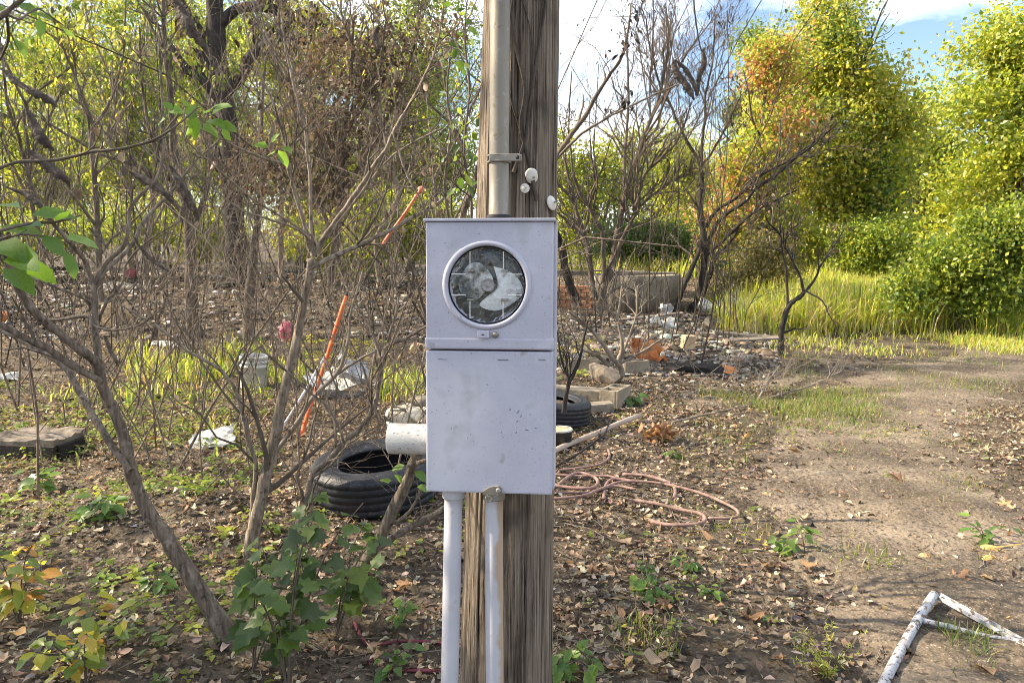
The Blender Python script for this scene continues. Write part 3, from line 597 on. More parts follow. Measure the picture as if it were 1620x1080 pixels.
# --- right-hand side
leafy_tree('maple_tree', (1345, 500), 21, [(1345, 75, 92, 95), (1295, 190, 110, 110), (1395, 210, 70, 110), (1350, 320, 105, 90), (1270, 330, 85, 95)], 59500, YG, 0.125, 'tall yellow-green maple beside the notch of blue sky', .17, far_group, clump=.42, cols2=DG, side=.86)
leafy_tree('maple_tree', (1205, 470), 19, [(1225, 110, 38, 60), (1195, 220, 62, 85), (1175, 330, 62, 90), (1235, 380, 60, 70)], 29750, YG[:5] + GR[:2], 0.112, 'maple turning rusty orange left of the tall yellow-green one', .13, far_group, clump=.36, cols2=RD, side=.52)
leafy_tree('maple_tree', (1600, 520), 15, [(1600, 110, 70, 90), (1575, 220, 95, 95), (1625, 330, 110, 120), (1690, 180, 90, 160)], 45500, YG[:4] + GR[:2], 0.099, 'yellow-green tree cut off by the right edge of the picture', .13, far_group, clump=.36)
leafy_tree('backdrop_tree', (1205, 430), 30, [(1205, 70, 26, 45), (1215, 170, 50, 80)], 12250, GR, 0.132, 'narrow green treetop poking up behind the rusty maple', .14, far_group, clump=.5)
leafy_tree('backdrop_tree', (1455, 470), 27, [(1465, 235, 75, 75), (1440, 330, 120, 90), (1520, 310, 90, 90), (1400, 250, 70, 90)], 52000, GR + YG[:2], 0.132, 'green tree in the low gap between the two yellow maples', .15, far_group, clump=.5)
leafy_tree('leafy_bush', (1530, 530), None, [(1560, 360, 50, 50), (1490, 420, 65, 40), (1610, 430, 60, 90), (1545, 465, 70, 40), (1440, 460, 45, 28), (1640, 350, 50, 60)], 42000, GR + YG[:3] + DG[2:], 0.073, 'green bush at the right end of the sunlit grass', .05, 'bushes', cat='bush', clump=.22, limbs=5)
leafy_tree('leafy_bush', (1400, 470), 18, [(1400, 400, 85, 62), (1330, 410, 60, 50)], 24500, YG[:3] + GR, 0.086, 'yellow-green bush behind the tall sunlit grass', .06, 'bushes', cat='bush', clump=.28, limbs=5)
leafy_tree('leafy_bush', (1175, 480), 15, [(1180, 440, 45, 42), (1215, 420, 50, 50), (1150, 460, 40, 32)], 19250, [(.16, .15, .05), (.20, .18, .07), (.11, .12, .035), (.25, .21, .09)], 0.056, 'olive brown scrubby bush behind the white foam strip', .04, 'bushes', cat='bush', clump=.2, limbs=5)
# --- behind the pole
leafy_tree('backdrop_tree', (1045, 440), 34, [(1050, 280, 60, 80), (1030, 370, 60, 60), (1095, 320, 60, 100)], 21000, YG[:3], 0.145, 'bright yellow-green tree far behind the bare trees', .15, far_group, clump=.55)
leafy_tree('backdrop_tree', (940, 440), 30, [(945, 310, 55, 85), (905, 370, 50, 70), (890, 260, 45, 80), (1000, 260, 40, 60)], 19250, YG[:4] + GR[:2], 0.132, 'light green tree just right of the pole in the distance', .14, far_group, clump=.5)
leafy_tree('leafy_bush', (1030, 430), 24, [(1010, 385, 85, 42), (1090, 405, 60, 40)], 24500, DG, 0.106, 'dark green thicket behind the concrete ring', .06, 'bushes', cat='bush', clump=.35, limbs=5)
# --- left-hand woods
for x, d, lob, lab in [(20, 40, [(20, 90, 130, 130), (60, 250, 150, 120)], 'dark green tree at the back of the woods on the far left'), (250, 42, [(240, 70, 130, 110), (230, 220, 140, 120)], 'dark green tree at the back of the woods left of the scorched trunk'), (460, 41, [(450, 60, 130, 110), (450, 230, 130, 120)], 'dark green tree at the back of the woods behind the withered crown'), (670, 43, [(660, 80, 110, 120), (670, 240, 110, 120)], 'dark green tree at the back of the woods beside the pole'), (980, 44, [(960, 330, 120, 80), (1080, 320, 90, 90)], 'grey-green tree farthest back right of the pole')]:
    leafy_tree('backdrop_tree', (x, 425), d, lob, 17000, DG + GR[:3] + BR[:1], .19, lab, .2, far_group, clump=.7, limbs=5)
leafy_tree('backdrop_tree', (60, 430), 30, [(60, 120, 110, 130), (20, 280, 120, 110), (140, 300, 80, 90)], 39375, YG[:4] + GR, 0.125, 'loose yellow-green tree at the far left of the woods', .17, far_group, clump=.55)
leafy_tree('backdrop_tree', (210, 430), 26, [(215, 110, 95, 120), (170, 230, 80, 80), (265, 250, 70, 90)], 34125, YG[:4] + GR, 0.119, 'light crowned tree left of the big scorched trunk', .16, far_group, clump=.5)
leafy_tree('backdrop_tree', (330, 425), 33, [(320, 120, 90, 120), (350, 270, 90, 100)], 34125, GR + YG[:3], 0.132, 'green tree directly behind the big scorched trunk', .17, far_group, clump=.5)
leafy_tree('backdrop_tree', (470, 425), 28, [(470, 90, 100, 100), (450, 230, 90, 90), (520, 300, 80, 80)], 36750, GR + BR[:2] + YG[:2], 0.125, 'green and brown tree behind the dead brown crown', .16, far_group, clump=.5)
leafy_tree('backdrop_tree', (650, 430), 25, [(640, 120, 80, 110), (620, 260, 90, 100), (690, 300, 70, 90)], 39375, GR + YG[:2], 0.119, 'green tree left of the pole in the woods', .15, far_group, clump=.5)
for q, (x, y, d, lob, lab) in enumerate([(80, 430, 21, [(90, 370, 110, 50), (10, 390, 80, 40)], 'bright low thicket at the left edge of the burnt ground'),
        (270, 425, 22, [(250, 350, 80, 55), (330, 375, 70, 45)], 'bright low thicket around the foot of the scorched trunk'),
        (480, 430, 20, [(480, 370, 90, 55), (560, 390, 70, 45)], 'green thicket behind the orange handled tool'),
        (650, 430, 17, [(660, 370, 60, 55), (600, 350, 60, 60)], 'leafy green thicket just left of the meter box')]):
    leafy_tree('leafy_bush', (x, y), d, lob, 17000, YG[:5] + GR[:2], .10, lab, .05, 'bushes', cat='bush', clump=.3, limbs=5)

def bare_tree(name, traces, label, bark='bark', cat='tree', group=None, lev=3, dens=8, lenf=.42, upw=.25, sides=6, dead=None, dead_cols=None, dead_n=2, dead_size=.05, dead_tm=T_CURL, side_mat=None, kind_part='twig_leaves', ang=(20, 55), sub=None):
    """limbs traced as (rows, near depth, far depth); shoots grow on every limb; optional small dead leaves hang from the shoots"""
    first = traces[0]; P0, r0 = trace(*first[:3]); o = P0[0].copy(); o[2] = gz(o[0], o[1]) if abs(o[2] - gz(o[0], o[1])) < .5 else o[2]
    t = thing(name, o, label, cat, group); T = Tubes(); TW = Tubes(); tips = []
    dens = dens * 1.25
    for k, tr in enumerate(traces):
        P, r = trace(*tr[:3]); P = P + np.cumsum(rng.normal(size=P.shape), 0) * .0009 * P[:, 1:2] * .3
        r = r * (1 + .16 * (vnoise(np.arange(len(r)) * .35, k * 3.1, 8) - .5) + .03 * rng.normal(size=len(r)))
        if k == 0: P[0, 2] -= .06; r[0] *= 1.25
        T.add(P, r, sides + (4 if k == 0 else 0), rough=.16)
        dd = dens if len(tr) < 4 else tr[3]
        if dd: grow(TW, tips, P, r, 0, lev, dd, lenf, upw, ang, 4)
    link('trunk', T.mesh('trunk', M[bark], o), t)
    if TW.V: x = link('twigs', TW.mesh('twigs', M[side_mat or bark], o), t); x['kind'] = 'stuff'
    if dead and tips:
        k = rng.choice(len(tips), min(dead, len(tips)), replace=False); p = np.array([tips[a][0] for a in k]); p = np.repeat(p, dead_n, 0) + rng.normal(size=(len(k) * dead_n, 3)) * dead_size * .5
        m = len(p); v, l, s_, c = leaves_np(dead_tm, p, rv(m) * .7 + np.array([0, 0, -1.]), rv(m), dead_size * rng.uniform(.5, 1.4, m), pal(dead_cols or BR, m, .25))
        x = link(kind_part, mesh_np(kind_part, v - o, l, s_, M['dry' if dead_cols is not YG else 'leaf'], c), t); x['kind'] = 'stuff'
    t['_o'] = [float(a) for a in o]
    return t
def org(t): return np.array(t['_o'])
bare_g = 'bare trees in the burnt clearing'
# right-hand bare trees
dG = G(1095, 492).y
bare_tree('bare_tree', [([(1095, 492, 19), (1107, 470, 15), (1112, 430, 13), (1115, 395, 12), (1112, 360, 11), (1108, 330, 10), (1110, 290, 9), (1109, 263, 9)], dG, dG, 2),
    ([(1109, 263, 6), (1095, 238, 6), (1075, 200, 5), (1060, 170, 4.5), (1045, 140, 4), (1030, 90, 3), (1020, 30, 2)], dG, dG - .6),
    ([(1109, 263, 6), (1110, 230, 5), (1113, 190, 5), (1115, 150, 4), (1125, 100, 3), (1130, 30, 2)], dG, dG + .5),
    ([(1112, 262, 4), (1130, 235, 4), (1150, 200, 3), (1175, 150, 2)], dG, dG),
    ([(1068, 492, 10), (1080, 455, 10), (1095, 425, 9), (1108, 395, 8), (1112, 370, 6)], dG - .2, dG, 1),
    ([(1118, 395, 8), (1130, 360, 8), (1150, 340, 7), (1180, 320, 7), (1200, 300, 6), (1230, 280, 5), (1260, 255, 5), (1290, 235, 4), (1330, 200, 2)], dG, dG - 1, 11),
    ([(1117, 360, 7), (1135, 330, 6), (1165, 310, 6), (1185, 290, 5), (1220, 265, 5), (1250, 250, 4), (1300, 215, 3)], dG, dG - .6, 10),
    ([(1115, 405, 7), (1140, 385, 6), (1165, 360, 6), (1180, 345, 5), (1210, 325, 4), (1260, 300, 3)], dG, dG - 1.4, 9),
    ([(1112, 470, 7), (1125, 430, 6), (1135, 405, 6), (1160, 380, 5), (1172, 350, 4)], dG, dG - .5, 6),
    ([(1140, 494, 11), (1160, 470, 10), (1170, 445, 9), (1190, 425, 8), (1202, 403, 7), (1230, 380, 5), (1270, 350, 3)], dG + .4, dG, 8)],
    'dark bare many-stemmed tree rising from the rubble right of the concrete ring', 'bark_dark', 'tree', bare_g, 3, 13, .42, .22, dead=1000, dead_cols=[(.06, .045, .035), (.10, .075, .055), (.04, .032, .028)], dead_n=1, dead_size=.11, dead_tm=T_SLIM, side_mat='bark')
dK = G(945, 490).y - 1.5
bare_tree('bare_tree', [([(945, 492, 17), (955, 455, 14), (968, 425, 13), (975, 380, 11), (985, 330, 10), (992, 295, 9), (1005, 260, 8), (1015, 232, 8), (1030, 190, 6), (1043, 150, 5), (1055, 90, 4), (1062, 20, 2)], dK, dK),
    ([(968, 425, 9), (985, 375, 8), (1000, 340, 7), (1010, 300, 7), (1020, 270, 6), (1045, 245, 5), (1070, 215, 4), (1090, 160, 2)], dK, dK - .5),
    ([(985, 332, 8), (986, 280, 7), (986, 240, 6), (988, 200, 5), (990, 130, 4), (985, 40, 2)], dK, dK + .5, 10),
    ([(955, 450, 9), (957, 420, 9), (955, 370, 8), (945, 350, 7), (930, 325, 6), (915, 300, 6), (905, 260, 4), (900, 200, 3), (905, 120, 2)], dK, dK - .4, 9),
    ([(940, 470, 12), (935, 430, 11), (928, 380, 10), (915, 345, 8), (908, 310, 7), (905, 290, 5), (890, 230, 4)], dK, dK + .4, 8),
    ([(1000, 340, 5), (1015, 325, 5), (1040, 305, 4), (1060, 290, 4), (1100, 268, 2)], dK, dK - .5)],
    'bare grey many-stemmed tree just right of the meter box', 'bark', 'tree', bare_g, 3, 14, .44, .25, dead=1100, dead_cols=[(.06, .045, .035), (.10, .075, .055), (.035, .03, .028)], dead_n=1, dead_size=.085, dead_tm=T_SLIM)
bare_tree('scorched_tree', [([(912, 480, 17), (905, 455, 15), (895, 420, 14), (885, 380, 14), (868, 340, 13), (850, 300, 12), (835, 240, 11), (830, 150, 8)], dK + .8, dK + .8, 3)], 'leaning scorched trunk half hidden by the right side of the meter box', 'bark_dark', 'tree', bare_g, 2, 4, .35)
dF = G(1234, 562).y
bare_tree('bare_sapling', [([(1234, 562, 11), (1237, 530, 9.5), (1243, 500, 8.5), (1252, 482, 8), (1268, 472, 8), (1274, 462, 7)], dF, dF, 1),
    ([(1272, 464, 5), (1262, 430, 4), (1250, 405, 4), (1238, 385, 3.5), (1232, 372, 3.5), (1215, 355, 3), (1208, 340, 2.5), (1207, 315, 2)], dF, dF - .2),
    ([(1274, 462, 5), (1290, 440, 4), (1298, 420, 4), (1315, 395, 3), (1335, 365, 2)], dF, dF, 9),
    ([(1246, 492, 4.5), (1246, 450, 4), (1243, 420, 4), (1238, 390, 3.5), (1236, 360, 3), (1234, 320, 2)], dF, dF, 6),
    ([(1275, 460, 3), (1300, 475, 3), (1315, 500, 2), (1328, 525, 1.5)], dF, dF - .3, 3)],
    'small dark forked sapling in front of the sunlit grass', 'bark_dark', 'sapling', bare_g, 3, 8, .45, .15, dead=60, dead_cols=BR, dead_n=1, dead_size=.07)
bare_tree('hooped_branch', [([(950, 508, 4), (955, 480, 4.5), (968, 463, 5), (985, 458, 5), (1003, 466, 4), (1016, 482, 3), (1024, 500, 2)], 9.2, 9.4, 3)], 'bent dead branch arching in a hoop before the concrete ring', 'bark', 'branch', None, 2, 3, .3)
# near branches right of the pole
bare_tree('dead_branch', [([(868, 268, 9), (900, 220, 8.5), (925, 190, 7.5), (945, 155, 6.5), (965, 125, 5.5), (985, 95, 5), (995, 60, 4), (1002, 10, 3)], 3.3, 3.2, 5), ([(876, 256, 5), (920, 213, 5), (960, 187, 4), (1000, 168, 3.5), (1040, 150, 3), (1090, 128, 2)], 3.3, 3.0, 5)],
    'near bare branch forking out from behind the pole to the upper right', 'bark', 'branch', None, 2, 6, .26, .1, dead=12, dead_cols=[(.02, .018, .018), (.035, .03, .028)], dead_n=2, dead_size=.03)
# left-hand trunks
dL = G(308, 532).y
bare_tree('bare_tree', [([(308, 532, 28), (306, 500, 23), (303, 430, 20), (298, 350, 17), (287, 290, 14), (275, 230, 12), (270, 150, 10), (262, 70, 8), (258, -20, 6)], dL, dL), ([(300, 380, 9), (320, 330, 8), (335, 270, 7), (330, 200, 5), (345, 120, 4)], dL, dL + .5), ([(290, 310, 8), (262, 270, 6), (240, 210, 5), (225, 120, 4), (222, 40, 3)], dL, dL - .5)],
    'brown trunk standing at the edge of the bright grass strip on the left', 'bark', 'tree', bare_g, 3, 9, .36, .2, dead=260, dead_cols=GR, dead_n=2, dead_size=.08, dead_tm=T_OV)
bare_tree('bare_tree', [([(393, 542, 21), (393, 500, 18), (397, 450, 16), (402, 400, 13), (410, 350, 11), (420, 280, 8), (415, 200, 6), (420, 90, 4)], dL - .3, dL, 8), ([(400, 410, 8), (380, 350, 7), (372, 290, 5), (378, 200, 4)], dL, dL - .4)],
    'thinner brown trunk right behind the white bucket', 'bark', 'tree', bare_g, 3, 8, .36, .2, dead=160, dead_cols=BR, dead_n=2, dead_size=.06)
bare_tree('scorched_tree', [([(380, 442, 42), (376, 400, 37), (370, 330, 35), (367, 250, 34), (358, 180, 33), (350, 120, 31), (344, 60, 30), (340, -40, 27)], 19, 19, 9), ([(352, 150, 24), (373, 132, 22), (397, 95, 20), (420, 74, 18), (450, 60, 14), (500, 70, 10), (550, 60, 7)], 19, 18), ([(346, 40, 20), (380, 12, 17), (430, 12, 16), (470, 22, 14), (500, 42, 12), (530, 65, 8), (570, 75, 5)], 19, 18.5), ([(345, 80, 15), (310, 40, 12), (285, 0, 9), (270, -40, 7)], 19, 19.4)],
    'big scorched black-trunked tree with heavy limbs in the left woods', 'bark_dark', 'tree', None, 3, 9, .3, .1, dead=900, dead_cols=BR[:3] + YG[:2], dead_n=2, dead_size=.16, dead_tm=T_OV)
bare_tree('bare_tree', [([(158, 470, 11), (156, 400, 10), (152, 300, 9.5), (148, 255, 9), (144, 222, 9), (148, 196, 8)], 8.2, 8.2, 5), ([(148, 200, 5), (135, 165, 5), (120, 120, 4), (95, 60, 3), (80, 0, 2)], 8.2, 8), ([(148, 198, 5), (165, 175, 5), (180, 140, 4), (195, 80, 3.5), (200, 0, 2)], 8.2, 8.4), ([(143, 225, 4), (140, 185, 4), (125, 150, 3), (118, 60, 2)], 8.2, 8.2)],
    'slim grey tree with upswept twigs behind the left foreground shrub', 'bark', 'tree', bare_g, 3, 8, .42, .35, dead=200, dead_cols=YG, dead_n=2, dead_size=.05, dead_tm=T_OV)
for q, (x, y, d, w, lab) in enumerate([(62, 470, 11, 9, 'slim bare tree near the left edge with a wavy stem'), (232, 450, 14, 10, 'slim bare tree between the grey tree and the brown trunk'), (545, 445, 13, 10, 'thin bare tree behind the end of the orange handle'), (600, 450, 15, 9, 'thin bare tree behind the salmon stick'), (705, 440, 12, 8, 'thin bare tree just left of the steel riser'), (445, 440, 16, 11, 'thin bare tree right of the big scorched trunk')]):
    rows = [(x + rng.normal() * 8 * k, y - 75 * k, w * (1 - .13 * k)) for k in range(7)]
    tr = [(rows, d, d)] + [([(rows[k][0], rows[k][1], 5), (rows[k][0] + sg * 25, rows[k][1] - 45, 4), (rows[k][0] + sg * 55, rows[k][1] - 120, 3), (rows[k][0] + sg * 62, rows[k][1] - 210, 2)], d, d + sg * .4) for k, sg in ((1, 1), (2, -1), (3, 1), (4, -1))]
    bare_tree('bare_tree', tr, lab, ['bark', 'bark_pale'][q % 2], 'tree', bare_g, 3, 7, .40, .28, dead=220, dead_cols=[GR, YG, BR][q % 3], dead_n=2, dead_size=.075, dead_tm=T_OV)
# the dead brown crown
t = bare_tree('withered_tree', [([(520, 470, 14), (525, 420, 12), (535, 350, 11), (540, 280, 10), (545, 200, 8), (555, 110, 6), (560, 20, 4)], 9.6, 9.6), ([(530, 380, 8), (500, 310, 7), (480, 240, 6), (465, 160, 5), (450, 70, 3)], 9.6, 9.3), ([(538, 310, 8), (585, 240, 7), (620, 170, 5), (650, 90, 4), (665, 20, 3)], 9.6, 9.9), ([(545, 215, 6), (595, 130, 5), (610, 40, 3)], 9.6, 9.2)],
    'withered tree full of shrivelled brown leaves left of the pole', 'bark', 'tree', None, 3, 11, .42, .15)
c = link('crown', crown_mesh('crown', [(560, 130, 115, 100), (480, 210, 95, 90), (640, 70, 80, 75), (600, 230, 80, 70), (430, 300, 70, 80), (520, 320, 90, 60)], 9.6, 6800, BR, .062, T_CURL, .26, .7, M['dry'], org(t), shell=.5), t); c['kind'] = 'stuff'
# leafy climber on the back of the pole
t = bare_tree('leafy_climber', [([(742, 470, 5), (738, 400, 5), (745, 320, 5), (735, 240, 4), (742, 150, 4), (735, 60, 3), (740, -20, 2)], 2.6, 2.6), ([(738, 400, 4), (715, 330, 4), (722, 240, 3), (708, 150, 3), (718, 50, 2)], 2.6, 2.7)], 'leafy green climber hanging just left of the steel riser', 'bark', 'vine', None, 2, 12, .16, .1)
lp = leaf_protos('leaf', T_OV, [(.08, .14, .025), (.12, .17, .03), (.06, .11, .02), (.17, .21, .04)], M['leaf'])
for q in range(80):
    y = rng.uniform(0, 330); x = 732 + rng.normal() * 16; d = 2.55 + .2 * rng.normal()
    put_leaf('leaf', lp[q % len(lp)], t, at(x, y, d), rv(1)[0] * .8 + np.array([0, -.1, -.6]), rv(1)[0] + np.array([0, -.8, .4]), rng.uniform(.022, .046), org(t))

# ---- tangled dead brush: far too many thin stems to count
def brush(name, label, regs, mat):
    T = Tubes(); tips = []
    for (x0, x1, d0, d1, n, h0, h1, lean) in regs:
        for _ in range(n):
            d = rng.uniform(d0, d1); x = (rng.uniform(x0, x1) - 810) / FPX * d; b = np.array([x, d, gz(x, d) - .02]); h = rng.uniform(h0, h1); v = np.array([rng.normal() * lean, rng.normal() * lean * .6, 1.]); w = rng.normal(size=3) * .25
            u = np.linspace(0, 1, 7)[:, None]; A = b + h * (u * v + u ** 2 * w) + rng.normal(size=(7, 3)) * h * .012; r0 = rng.uniform(.003, .008) * (h / 1.5) ** .5; r = np.linspace(r0, r0 * .25, 7); T.add(A, r, 5, cap=False)
            grow(T, tips, A, r, 0, 2, 6, .42, .15, (25, 65), 3, cone=.2)
    o = link(name, T.mesh(name, M[mat])); tag(o, label, 'brush', kind='stuff')
brush('dead_brush', 'tangle of thin dead brush filling the left middle distance', [(-60, 720, 4.2, 9.5, 120, .8, 3.4, .35), (250, 700, 3.6, 6, 26, .5, 1.4, .5)], 'bark_near')
brush('dark_brush', 'dark leafless brush among the left trunks', [(-60, 740, 8, 15, 130, 1.5, 6.0, .25), (880, 1180, 9, 15, 60, 1.2, 5.0, .3)], 'bark_char')
brush('rubble_brush', 'dry sticks and stalks standing in the rubble', [(880, 1260, 7, 12.5, 60, .2, .8, .8)], 'bark_pale')

# ---- foreground shrubs, limb by limb
dA = G(368, 1015).y
shrubA = bare_tree('foreground_shrub', [([(376, 1035, 50), (345, 975, 36), (300, 905, 29), (262, 848, 26), (235, 805, 24), (208, 745, 22), (196, 693, 20), (178, 645, 19), (163, 609, 19), (155, 577, 18)], dA, dA - .25, 0),
    ([(158, 582, 17), (139, 563, 16), (100, 536, 15), (68, 507, 15), (39, 474, 14), (19, 428, 14), (0, 374, 13), (-25, 310, 12)], dA - .25, dA - .6, 6),
    ([(160, 604, 12), (113, 577, 12), (81, 554, 12), (42, 535, 12), (0, 512, 11), (-40, 490, 10)], dA - .25, dA - .5, 5),
    ([(206, 745, 12), (178, 700, 12), (146, 651, 12), (130, 622, 12), (107, 580, 12), (65, 551, 10), (0, 518, 9), (-40, 500, 8)], dA - .2, dA + .1, 5),
    ([(156, 578, 13), (152, 540, 12), (150, 500, 11), (148, 470, 10), (147, 448, 10)], dA - .25, dA - .2, 5),
    ([(147, 452, 8), (135, 415, 8), (118, 395, 7.5), (100, 372, 7), (72, 338, 6.5), (52, 302, 6), (40, 262, 6), (33, 232, 5), (25, 205, 5), (12, 170, 4), (8, 130, 4), (0, 70, 3)], dA - .2, dA - .6, 9),
    ([(149, 450, 9), (160, 430, 9), (175, 410, 8), (195, 388, 8), (205, 355, 7), (208, 330, 6), (225, 305, 6), (245, 285, 5), (256, 250, 5), (258, 200, 4), (256, 150, 4), (250, 60, 3)], dA - .2, dA, 9),
    ([(150, 452, 8), (168, 425, 7), (205, 388, 7), (228, 345, 6), (265, 305, 5), (300, 262, 4), (345, 220, 3)], dA - .2, dA + .4, 8),
    ([(70, 507, 6), (100, 503, 6), (135, 500, 6), (150, 515, 5), (185, 522, 4), (225, 512, 3), (262, 480, 2)], dA - .35, dA - .4, 5),
    ([(152, 520, 5), (170, 480, 5), (195, 450, 4), (205, 415, 4), (240, 380, 3), (290, 350, 2)], dA - .2, dA - .3, 6),
    ([(40, 435, 4), (95, 455, 4), (130, 470, 4), (146, 485, 4)], dA - .3, dA - .2, 3)],
    'large leaning foreground shrub with bare forked stems at the left', 'bark_near', 'shrub', 'foreground shrubs', 3, 6, .38, .18, 8, dead=30, dead_cols=BR, dead_n=1, dead_size=.035)
dB = G(398, 880).y
shrubB = bare_tree('foreground_shrub', [([(394, 885, 26), (400, 850, 24), (412, 800, 22), (425, 740, 20), (440, 680, 19), (452, 620, 17), (468, 555, 16), (480, 500, 14.5), (490, 450, 13.5), (495, 410, 12)], dB, dB - .2, 3),
    ([(388, 890, 10), (398, 800, 10), (403, 740, 9), (392, 695, 8), (375, 628, 7), (353, 588, 6), (301, 557, 5), (259, 525, 4), (227, 502, 3.5), (175, 473, 2.5)], dB, dB - .3, 7),
    ([(497, 402, 8.5), (520, 365, 8), (560, 310, 8), (585, 270, 7), (610, 235, 7), (625, 205, 6), (640, 180, 6), (665, 140, 5), (690, 90, 4), (702, 30, 3), (710, -30, 2)], dB - .2, dB - .4, 9),
    ([(487, 425, 9), (540, 400, 8), (580, 383, 7), (620, 365, 6.5), (650, 345, 6), (690, 322, 5), (730, 285, 4)], dB - .2, dB - .1, 8),
    ([(494, 405, 7), (492, 340, 6), (490, 290, 5.5), (484, 240, 5), (480, 200, 5), (470, 165, 4), (460, 120, 4), (448, 60, 3), (440, 0, 2)], dB - .2, dB - .1, 9),
    ([(490, 395, 7.5), (478, 340, 7), (462, 290, 6), (455, 258, 6), (450, 225, 5), (440, 190, 4.5), (425, 150, 4), (400, 90, 3), (385, 20, 2)], dB - .2, dB - .5, 9),
    ([(492, 380, 5), (470, 360, 4), (430, 345, 4), (390, 330, 3), (350, 305, 3), (310, 260, 2)], dB - .2, dB - .6, 6),
    ([(490, 372, 4.5), (450, 345, 4), (415, 325, 3.5), (370, 290, 3), (330, 255, 3), (290, 220, 2)], dB - .2, dB - .8, 6),
    ([(456, 262, 5), (420, 250, 4.5), (380, 233, 4), (345, 215, 3.5), (318, 203, 3)], dB - .4, dB - .7, 3),
    ([(500, 400, 6), (540, 345, 5), (575, 300, 5), (612, 255, 4), (640, 235, 4), (700, 205, 3)], dB - .2, dB, 7)],
    'tall pale-stemmed foreground shrub fanning out left of the box', 'bark_near_pale', 'shrub', 'foreground shrubs', 3, 7, .36, .2, 8, dead=60, dead_cols=BR, dead_n=1, dead_size=.035, side_mat='bark')
dD = G(438, 945).y
bare_tree('foreground_shrub', [([(436, 945, 13), (440, 895, 12), (455, 860, 11), (480, 806, 11), (494, 754, 11), (520, 730, 10), (545, 702, 10), (572, 680, 10), (590, 650, 9), (600, 610, 8), (606, 575, 8), (614, 550, 7), (645, 535, 5), (690, 508, 4)], dD, dD + .3, 7),
    ([(606, 580, 5), (616, 530, 5), (628, 480, 4), (622, 420, 3), (640, 360, 2)], dD + .25, dD + .3, 7), ([(607, 572, 4), (585, 520, 4), (560, 470, 3), (570, 410, 2)], dD + .25, dD + .3, 7), ([(545, 702, 4), (530, 668, 4), (510, 640, 4), (480, 618, 4), (450, 590, 4), (420, 565, 3), (390, 520, 2)], dD + .1, dD, 4)],
    'crooked thin shrub crossing in front of the left tyre', 'bark_near', 'shrub', 'foreground shrubs', 3, 6, .34, .25, 7, dead=20, dead_cols=BR, dead_n=1, dead_size=.03)
dC = G(556, 910).y
shrubC = bare_tree('foreground_shrub', [([(556, 912, 24), (590, 870, 22), (625, 800, 20.5), (650, 740, 19), (668, 690, 18), (690, 620, 16), (712, 480, 14), (730, 340, 12), (745, 300, 11), (757, 258, 10), (772, 190, 8), (765, 90, 6), (770, -20, 4)], dC, dC - .6, 4),
    ([(590, 872, 12), (630, 845, 11.5), (690, 812, 11), (740, 785, 9), (800, 770, 6)], dC, dC + .2, 3), ([(604, 838, 6), (640, 815, 6), (658, 790, 5), (672, 765, 4), (700, 740, 3)], dC, dC, 3), ([(715, 460, 5), (690, 400, 5), (670, 330, 4), (640, 270, 4), (620, 210, 3)], dC - .4, dC - .3, 7), ([(722, 400, 5), (705, 300, 5), (712, 200, 4), (700, 110, 3)], dC - .4, dC - .5, 7)],
    'thick brown stem leaning behind the pipe stub and the meter box', 'bark_near', 'shrub', 'foreground shrubs', 3, 6, .3, .2, 8, dead=20, dead_cols=BR, dead_n=1, dead_size=.03)
bare_tree('bleached_stick', [([(432, 718, 8), (470, 672, 8), (500, 625, 7.5), (535, 590, 7), (547, 560, 6), (553, 530, 5), (556, 495, 4), (575, 430, 3)], 3.9, 4.1, 5), ([(535, 590, 5), (575, 565, 5), (610, 548, 4), (660, 530, 3)], 4.0, 4.1, 4)], 'pale dead stick slanting across the orange handle', 'bark_pale', 'branch', None, 2, 5, .25, .1)
hb = bare_tree('overhanging_branch', [([(-30, 275, 6), (0, 266, 5.5), (30, 257, 5.5), (85, 253, 5), (140, 240, 5), (200, 232, 5), (250, 214, 4), (290, 188, 3.5), (312, 168, 2.5)], 1.75, 1.9, 3)], 'thin branch crossing the upper left with a tuft of bright leaves at its tip', 'bark', 'branch', 'branches reaching in from the left', 2, 4, .2, .1)
hb2 = bare_tree('overhanging_branch', [([(-40, 395, 7), (0, 365, 6), (50, 352, 5), (95, 348, 4), (130, 338, 2.5)], 1.35, 1.5, 2), ([(-40, 395, 5), (20, 371, 4), (60, 371, 4), (100, 380, 3)], 1.35, 1.45, 2)], 'low branch bearing the largest green leaves at the left edge', 'bark', 'branch', 'branches reaching in from the left', 2, 3, .2)
hb3 = bare_tree('overhanging_branch', [([(-30, 45, 12), (10, 22, 9), (45, -5, 6)], 1.5, 1.5, 2), ([(10, 22, 5), (30, 30, 4), (60, 15, 3), (100, 40, 2)], 1.5, 1.7, 4), ([(10, 22, 5), (15, 60, 4.5), (2, 95, 3)], 1.5, 1.6, 4)], 'branch with round backlit leaves in the top left corner', 'bark', 'branch', 'branches reaching in from the left', 2, 4, .3)
big = leaf_protos('leaf', T_OV, [(.12, .21, .03), (.16, .26, .035), (.09, .17, .025)], M['leaf'])
def px_leaf(t, protos, x, y, d, ang, px_len, name='leaf', face=.6, droop=.2):
    """a leaf at a picture position, pointing ang degrees (0 right, 90 up) in the picture plane"""
    a = R(ang); X = np.array([math.cos(a), rng.normal() * .3, math.sin(a) - droop * .3]); N = np.array([rng.normal() * .35, -face, .7 + rng.normal() * .25])
    put_leaf(name, protos[rng.integers(len(protos))], t, at(x, y, d), X, N, px_len * .84 / FPX * d, org(t))
